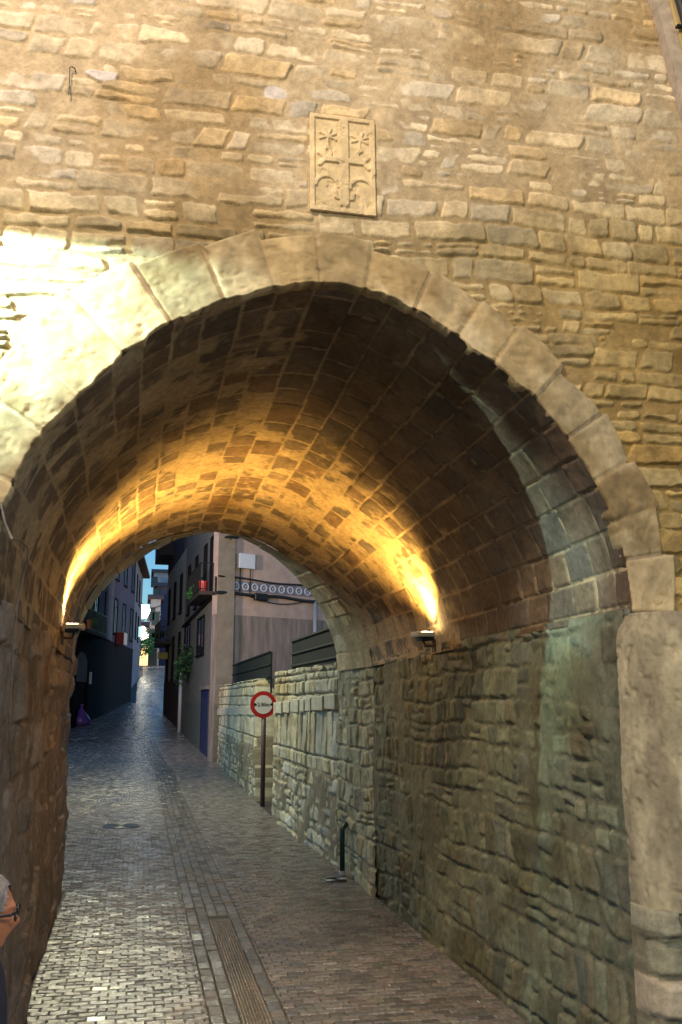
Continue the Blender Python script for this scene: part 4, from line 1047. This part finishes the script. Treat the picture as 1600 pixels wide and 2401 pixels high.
# far blue houses closing the view
def far_house(label, x0, x1, ytop, Y, ybase, mat, wins, roofm=M_TILE, depth=6):
    pl_, pr_ = at_Y(x0, ybase, Y), at_Y(x1, ybase, Y); zt = at_Y(x0, ytop, Y)[2]; zb = zg(Y) - .5
    t = thing('far_house', label, 'house', (float(pl_[0]), float(Y), float(zb)))
    m = MB(); m.box(((pl_[0] + pr_[0]) / 2, Y + depth / 2, (zt + zb) / 2), abs(pr_[0] - pl_[0]), depth, zt - zb); m.build('wall', mat, t)
    m = MB(); xm = (pl_[0] + pr_[0]) / 2; wd = abs(pr_[0] - pl_[0]) / 2 + .35
    m.add([(xm - wd, Y - .4, zt), (xm + wd, Y - .4, zt), (xm + wd, Y + depth, zt + .05), (xm - wd, Y + depth, zt + .05), (xm - wd, Y + depth / 2, zt + .9), (xm + wd, Y + depth / 2, zt + .9)],
          [(0, 1, 5, 4), (2, 3, 4, 5), (0, 4, 3), (1, 2, 5), (0, 3, 2, 1)]); m.build('roof', roofm, t)
    for (wx, wy, ww, wh) in wins:
        p_ = at_Y(wx, wy, Y - .02); m = MB(); m.box((p_[0], Y - .03, p_[2]), ww, .08, wh); w_ = m.build('window', M_WOOD, t)
        m = MB(); m.box((p_[0], Y - .075, p_[2]), ww * .8, .02, wh * .85); m.build('pane', M_GLASS, w_)
    return t
far_house('far blue grey house closing the street behind the bright lamps', 348, 372, 1405, 112, 1560, M_BLUEGREY, [(355, 1440, .9, 1.6), (365, 1450, .9, 1.6), (355, 1490, .9, 1.6), (364, 1500, .9, 1.8), (358, 1540, 1.0, 2.2)])
far_house('tallest far house with a flat pale wall under the open sky', 353, 400, 1342, 135, 1560, flat_mat('pale_blue_plaster', (.45, .46, .5), .9, scale=2), [(362, 1365, .9, 1.5)])
far_house('small far gable house between the tall one and the lamps', 362, 392, 1375, 122, 1560, M_VIOLET, [(368, 1392, .8, 1.4)])
far_house('warm lit far house behind the small street tree', 322, 346, 1470, 118, 1560, M_CREAM, [(338, 1500, .9, 1.6)])
pS = at_Y(334, 1546, 112)
m = MB(); m.box((pS[0], 117.6, pS[2] + .2), 1.3, .2, 2.8); tag(m.build('lit_shop_window', M_SHOPLIT), 'warm orange lit shop window at the far end of the street', 'shop window')
lt = thing('street_lantern', 'bright white lantern glowing at the far end of the street', 'street lamp', tuple(map(float, at_Y(337, 1440, 104))))
p_ = at_Y(339, 1438, 104)
m = MB(); m.tube([p_ + [0, 0, .9], p_ + [0, 0, .3], p_ + [0, 0, -.5]], [.45, .62, .30], 12); m.build('globe', M_FARLIT, lt)
m = MB(); m.tube([p_ + [0, 0, -.5], p_ + [-.0, 0, -.8], p_ + [-1.6, 0, -.8]], .06, 6); m.build('bracket', M_IRON, lt)
for i, (lx, ly, lr) in enumerate(((335, 1476, .34), (334, 1492, .40), (341, 1491, .38), (331, 1482, .22))):
    p_ = at_Y(lx, ly, 106 + i * .8)
    b_ = MB(); b_.tube([p_ + [0, 0, lr], p_ + [0, 0, lr * .5], p_, p_ - [0, 0, lr * .5], p_ - [0, 0, lr]], [lr * .4, lr * .9, lr, lr * .9, lr * .4], 12)
    tag(b_.build('street_globe', M_FARLIT, None, True), ('round lit globe above the far street tree, highest of the cluster', 'round lit globe directly above the far street tree', 'round lit globe right of the others over the far tree', 'smallest lit globe at the left of the far cluster')[i], 'street lamp', 'lit globes at the far end of the street')
p_ = at_Y(334, 1512, 103)
plant('street_tree', 'small bright green tree lit by the far street lamps', 'tree', p_, (2.0, 2.0, 2.2), 900, .16, 22, M_LEAF2)
m = MB(); w0, w1 = at_Y(326, 1408, 75), at_Y(378, 1420, 60)
m.tube([w0 * (1 - q) + w1 * q - np.array([0, 0, .35 * math.sin(q * math.pi)]) for q in np.linspace(0, 1, 12)], .025, 5)
tag(m.build('overhead_wire', M_CABLE), 'thin dark wire sagging across the strip of sky', 'wire')

# ------------------------------------------------------------------ person at the lower left
def skinned(name, verts, edges, radii, mat, parent=None, sub=2, extra=None):
    me = bpy.data.meshes.new(name); me.from_pydata(verts, edges, []); o = bpy.data.objects.new(name, me); COL.objects.link(o)
    sk = o.modifiers.new('s', 'SKIN')
    for i, r_ in enumerate(radii):
        me.skin_vertices[0].data[i].radius = (r_, r_) if not hasattr(r_, '__len__') else r_
    me.skin_vertices[0].data[0].use_root = True
    ss = o.modifiers.new('u', 'SUBSURF'); ss.levels = sub; ss.render_levels = sub
    dg = bpy.context.evaluated_depsgraph_get(); m2 = bpy.data.meshes.new_from_object(o.evaluated_get(dg)); bpy.data.objects.remove(o)
    m2.name = name
    if extra is not None:      # join extra mesh data then fuse into one surface
        b = MB(); vs = [tuple(v.co) for v in m2.vertices]; fs = [tuple(p.vertices) for p in m2.polygons]
        b.add(vs, fs); b.add(*extra)
        m3 = bpy.data.meshes.new(name); m3.from_pydata(b.v, [], b.f); o = bpy.data.objects.new(name, m3); COL.objects.link(o)
        rm = o.modifiers.new('r', 'REMESH'); rm.mode = 'VOXEL'; rm.voxel_size = .006
        sm = o.modifiers.new('m', 'SMOOTH'); sm.iterations = 2; sm.factor = .5
        dg = bpy.context.evaluated_depsgraph_get(); m2 = bpy.data.meshes.new_from_object(o.evaluated_get(dg)); bpy.data.objects.remove(o); m2.name = name
    for v in m2.vertices: pass
    return link(name, m2, mat, parent, True)
def head_mesh(c, seed=0, scale=1.0, hair=False):
    """head facing +x, centre c: ellipsoid shaped into skull, brow, nose, lips, chin"""
    nu, nv = 56, 44; vs = []; fs = []
    for j in range(nv + 1):
        th = math.pi * j / nv; z = math.cos(th)
        for i in range(nu):
            ph_ = 2 * math.pi * i / nu; cxp, syp = math.cos(ph_), math.sin(ph_); r_ = math.sin(th)
            x = r_ * cxp * .100; y_ = r_ * syp * .076; zz_ = z * .118
            if zz_ < 0: x *= 1 - .10 * (-zz_ / .118) if cxp > 0 else 1 - .45 * (-zz_ / .118); y_ *= 1 - .32 * (-zz_ / .118)
            if cxp > 0:
                f_ = max(0, cxp) ** 8 * r_
                nose = math.exp(-((zz_ + .022) / .022) ** 2) * math.exp(-(y_ / .013) ** 2) * .026
                brow = math.exp(-((zz_ - .022) / .010) ** 2) * math.exp(-(y_ / .045) ** 2) * .006
                eye = -math.exp(-((zz_ - .006) / .010) ** 2) * math.exp(-((abs(y_) - .03) / .014) ** 2) * .008
                lips = math.exp(-((zz_ + .056) / .008) ** 2) * math.exp(-(y_ / .022) ** 2) * .008 - math.exp(-((zz_ + .056) / .002) ** 2) * math.exp(-(y_ / .02) ** 2) * .004
                chin = math.exp(-((zz_ + .092) / .018) ** 2) * math.exp(-(y_ / .028) ** 2) * .014
                x += nose + brow + eye + lips + chin
            vs.append((c[0] + x * scale, c[1] + y_ * scale, c[2] + zz_ * scale))
    for j in range(nv):
        for i in range(nu): fs.append((j * nu + i, j * nu + (i + 1) % nu, (j + 1) * nu + (i + 1) % nu, (j + 1) * nu + i))
    # ears
    for s_ in (-1, 1):
        b0 = len(vs); q = 10
        for ring, (ox, w_) in enumerate(((0, 1), (.008, 1.1), (.012, .6))):
            for k in range(q):
                an = 2 * math.pi * k / q; vs.append((c[0] - .008 + .016 * w_ * math.cos(an), c[1] + s_ * (.070 + ox), c[2] - .004 + .030 * w_ * math.sin(an)))
        for r_ in range(2):
            for k in range(q): fs.append((b0 + r_ * q + k, b0 + r_ * q + (k + 1) % q, b0 + (r_ + 1) * q + (k + 1) % q, b0 + (r_ + 1) * q + k))
        fs.append(tuple(b0 + 2 * q + k for k in range(q))); fs.append(tuple(b0 + k for k in range(q)))
    return vs, fs
HX, HY, HZ = -.445, 3.2, 1.56
pr = thing('person', 'grey haired person in glasses and a navy jacket at the lower left edge', 'person', (HX, HY, 0))
def L(dx, dy, z): return (HX - .03 + dx, HY + dy, z)
bv = [L(0, 0, .92), L(0, 0, 1.08), L(0, 0, 1.25), L(-.01, 0, 1.36), L(0, 0, 1.43), L(.01, 0, 1.50)]
be = [(0, 1), (1, 2), (2, 3), (3, 4), (4, 5)]; brd = [(.13, .15), (.12, .145), (.12, .16), (.10, .15), .058, .056]
for s_ in (-1, 1):
    b0 = len(bv)
    bv += [L(0, s_ * .17, 1.36), L(-.02, s_ * .22, 1.10), L(.06, s_ * .23, .88), L(.10, s_ * .23, .81)]
    be += [(3, b0), (b0, b0 + 1), (b0 + 1, b0 + 2), (b0 + 2, b0 + 3)]; brd += [.062, .045, .030, .032]
    for k in range(4):
        f0 = len(bv); yy = s_ * (.205 + k * .017); ln = (.075, .085, .08, .062)[k]
        bv += [L(.115, yy, .785), L(.128, yy, .785 - ln * .5), L(.120, yy, .785 - ln)]
        be += [(b0 + 3, f0), (f0, f0 + 1), (f0 + 1, f0 + 2)]; brd += [.010, .0085, .0075]
    f0 = len(bv); bv += [L(.135, s_ * .20, .80), L(.150, s_ * .193, .77)]; be += [(b0 + 3, f0), (f0, f0 + 1)]; brd += [.0105, .009]
    g0 = len(bv); bv += [L(0, s_ * .09, .86), L(.01, s_ * .10, .48), L(-.01, s_ * .10, .10), L(.05, s_ * .105, .045), L(.13, s_ * .11, .035)]
    be += [(0, g0), (g0, g0 + 1), (g0 + 1, g0 + 2), (g0 + 2, g0 + 3), (g0 + 3, g0 + 4)]; brd += [.085, .058, .042, .04, .032]
skinned('body', bv, be, brd, M_SKIN, pr, 2, head_mesh((HX, HY, HZ)))
jv = [L(0, 0, .84), L(0, 0, 1.05), L(0, 0, 1.25), L(-.01, 0, 1.37), L(0, 0, 1.425)]; je = [(0, 1), (1, 2), (2, 3), (3, 4)]; jr = [(.15, .18), (.145, .17), (.145, .185), (.12, .17), .075]
for s_ in (-1, 1):
    b0 = len(jv); jv += [L(0, s_ * .18, 1.36), L(-.02, s_ * .225, 1.10), L(.05, s_ * .235, .90)]; je += [(3, b0), (b0, b0 + 1), (b0 + 1, b0 + 2)]; jr += [.078, .062, .05]
skinned('jacket', jv, je, jr, M_NAVY, pr)
tv = [L(0, 0, .96), L(0, 0, .88)]; te = [(0, 1)]; tr = [(.14, .165), (.13, .16)]
for s_ in (-1, 1):
    b0 = len(tv); tv += [L(0, s_ * .09, .80), L(.01, s_ * .10, .46), L(-.01, s_ * .10, .09)]; te += [(1, b0), (b0, b0 + 1), (b0 + 1, b0 + 2)]; tr += [.10, .078, .065]
skinned('trousers', tv, te, tr, M_TROUSER, pr)
for s_ in (-1, 1): skinned('shoe', [L(-.03, s_ * .10, .045), L(.06, s_ * .105, .045), L(.15, s_ * .11, .035)], [(0, 1), (1, 2)], [.045, .046, .036], M_SHOE, pr)
# hair: shell over the skull, leaving the face free
vs, fs = head_mesh((HX, HY, HZ), scale=1.0); rg = np.random.RandomState(9)
vs = np.array(vs); rel = vs - np.array([HX, HY, HZ]); NHEAD = 56 * 45
th_ = fbm(rel[:, 1] * 60 + 5, rel[:, 2] * 18 + rel[:, 0] * 25, 5, 3)
grow = 1.10 + .05 * th_
hv = np.array([HX, HY, HZ]) + rel * grow[:, None]
keep = (rel[:, 2] > .055 + rel[:, 0] * .30) | ((rel[:, 0] < .078) & (rel[:, 2] > .012)) | ((rel[:, 0] < .012) & (rel[:, 2] > -.065))
hf = [f_ for f_ in fs if max(f_) < NHEAD and all(keep[i] for i in f_)]
MB().add([tuple(v) for v in hv], hf).build('hair', M_HAIR, pr, True)
gl = MB()
for s_ in (-1, 1):
    cc_ = np.array([HX + .108, HY + s_ * .032, HZ + .004])
    gl.tube([cc_ + [-.0 if 1 else 0, .024 * math.cos(2 * math.pi * k / 16), .018 * math.sin(2 * math.pi * k / 16)] for k in range(17)], .003, 6, False)
    gl.tube([cc_ + [0, s_ * .024, .008], cc_ + [-.008, s_ * .044, .008], cc_ + [-.105, s_ * .052, -.002]], [.0045, .005, .004], 6)
gl.tube([(HX + .110, HY - .010, HZ + .006), (HX + .113, HY, HZ + .008), (HX + .110, HY + .010, HZ + .006)], .003, 6)
gl.build('glasses', M_BLACK, pr)
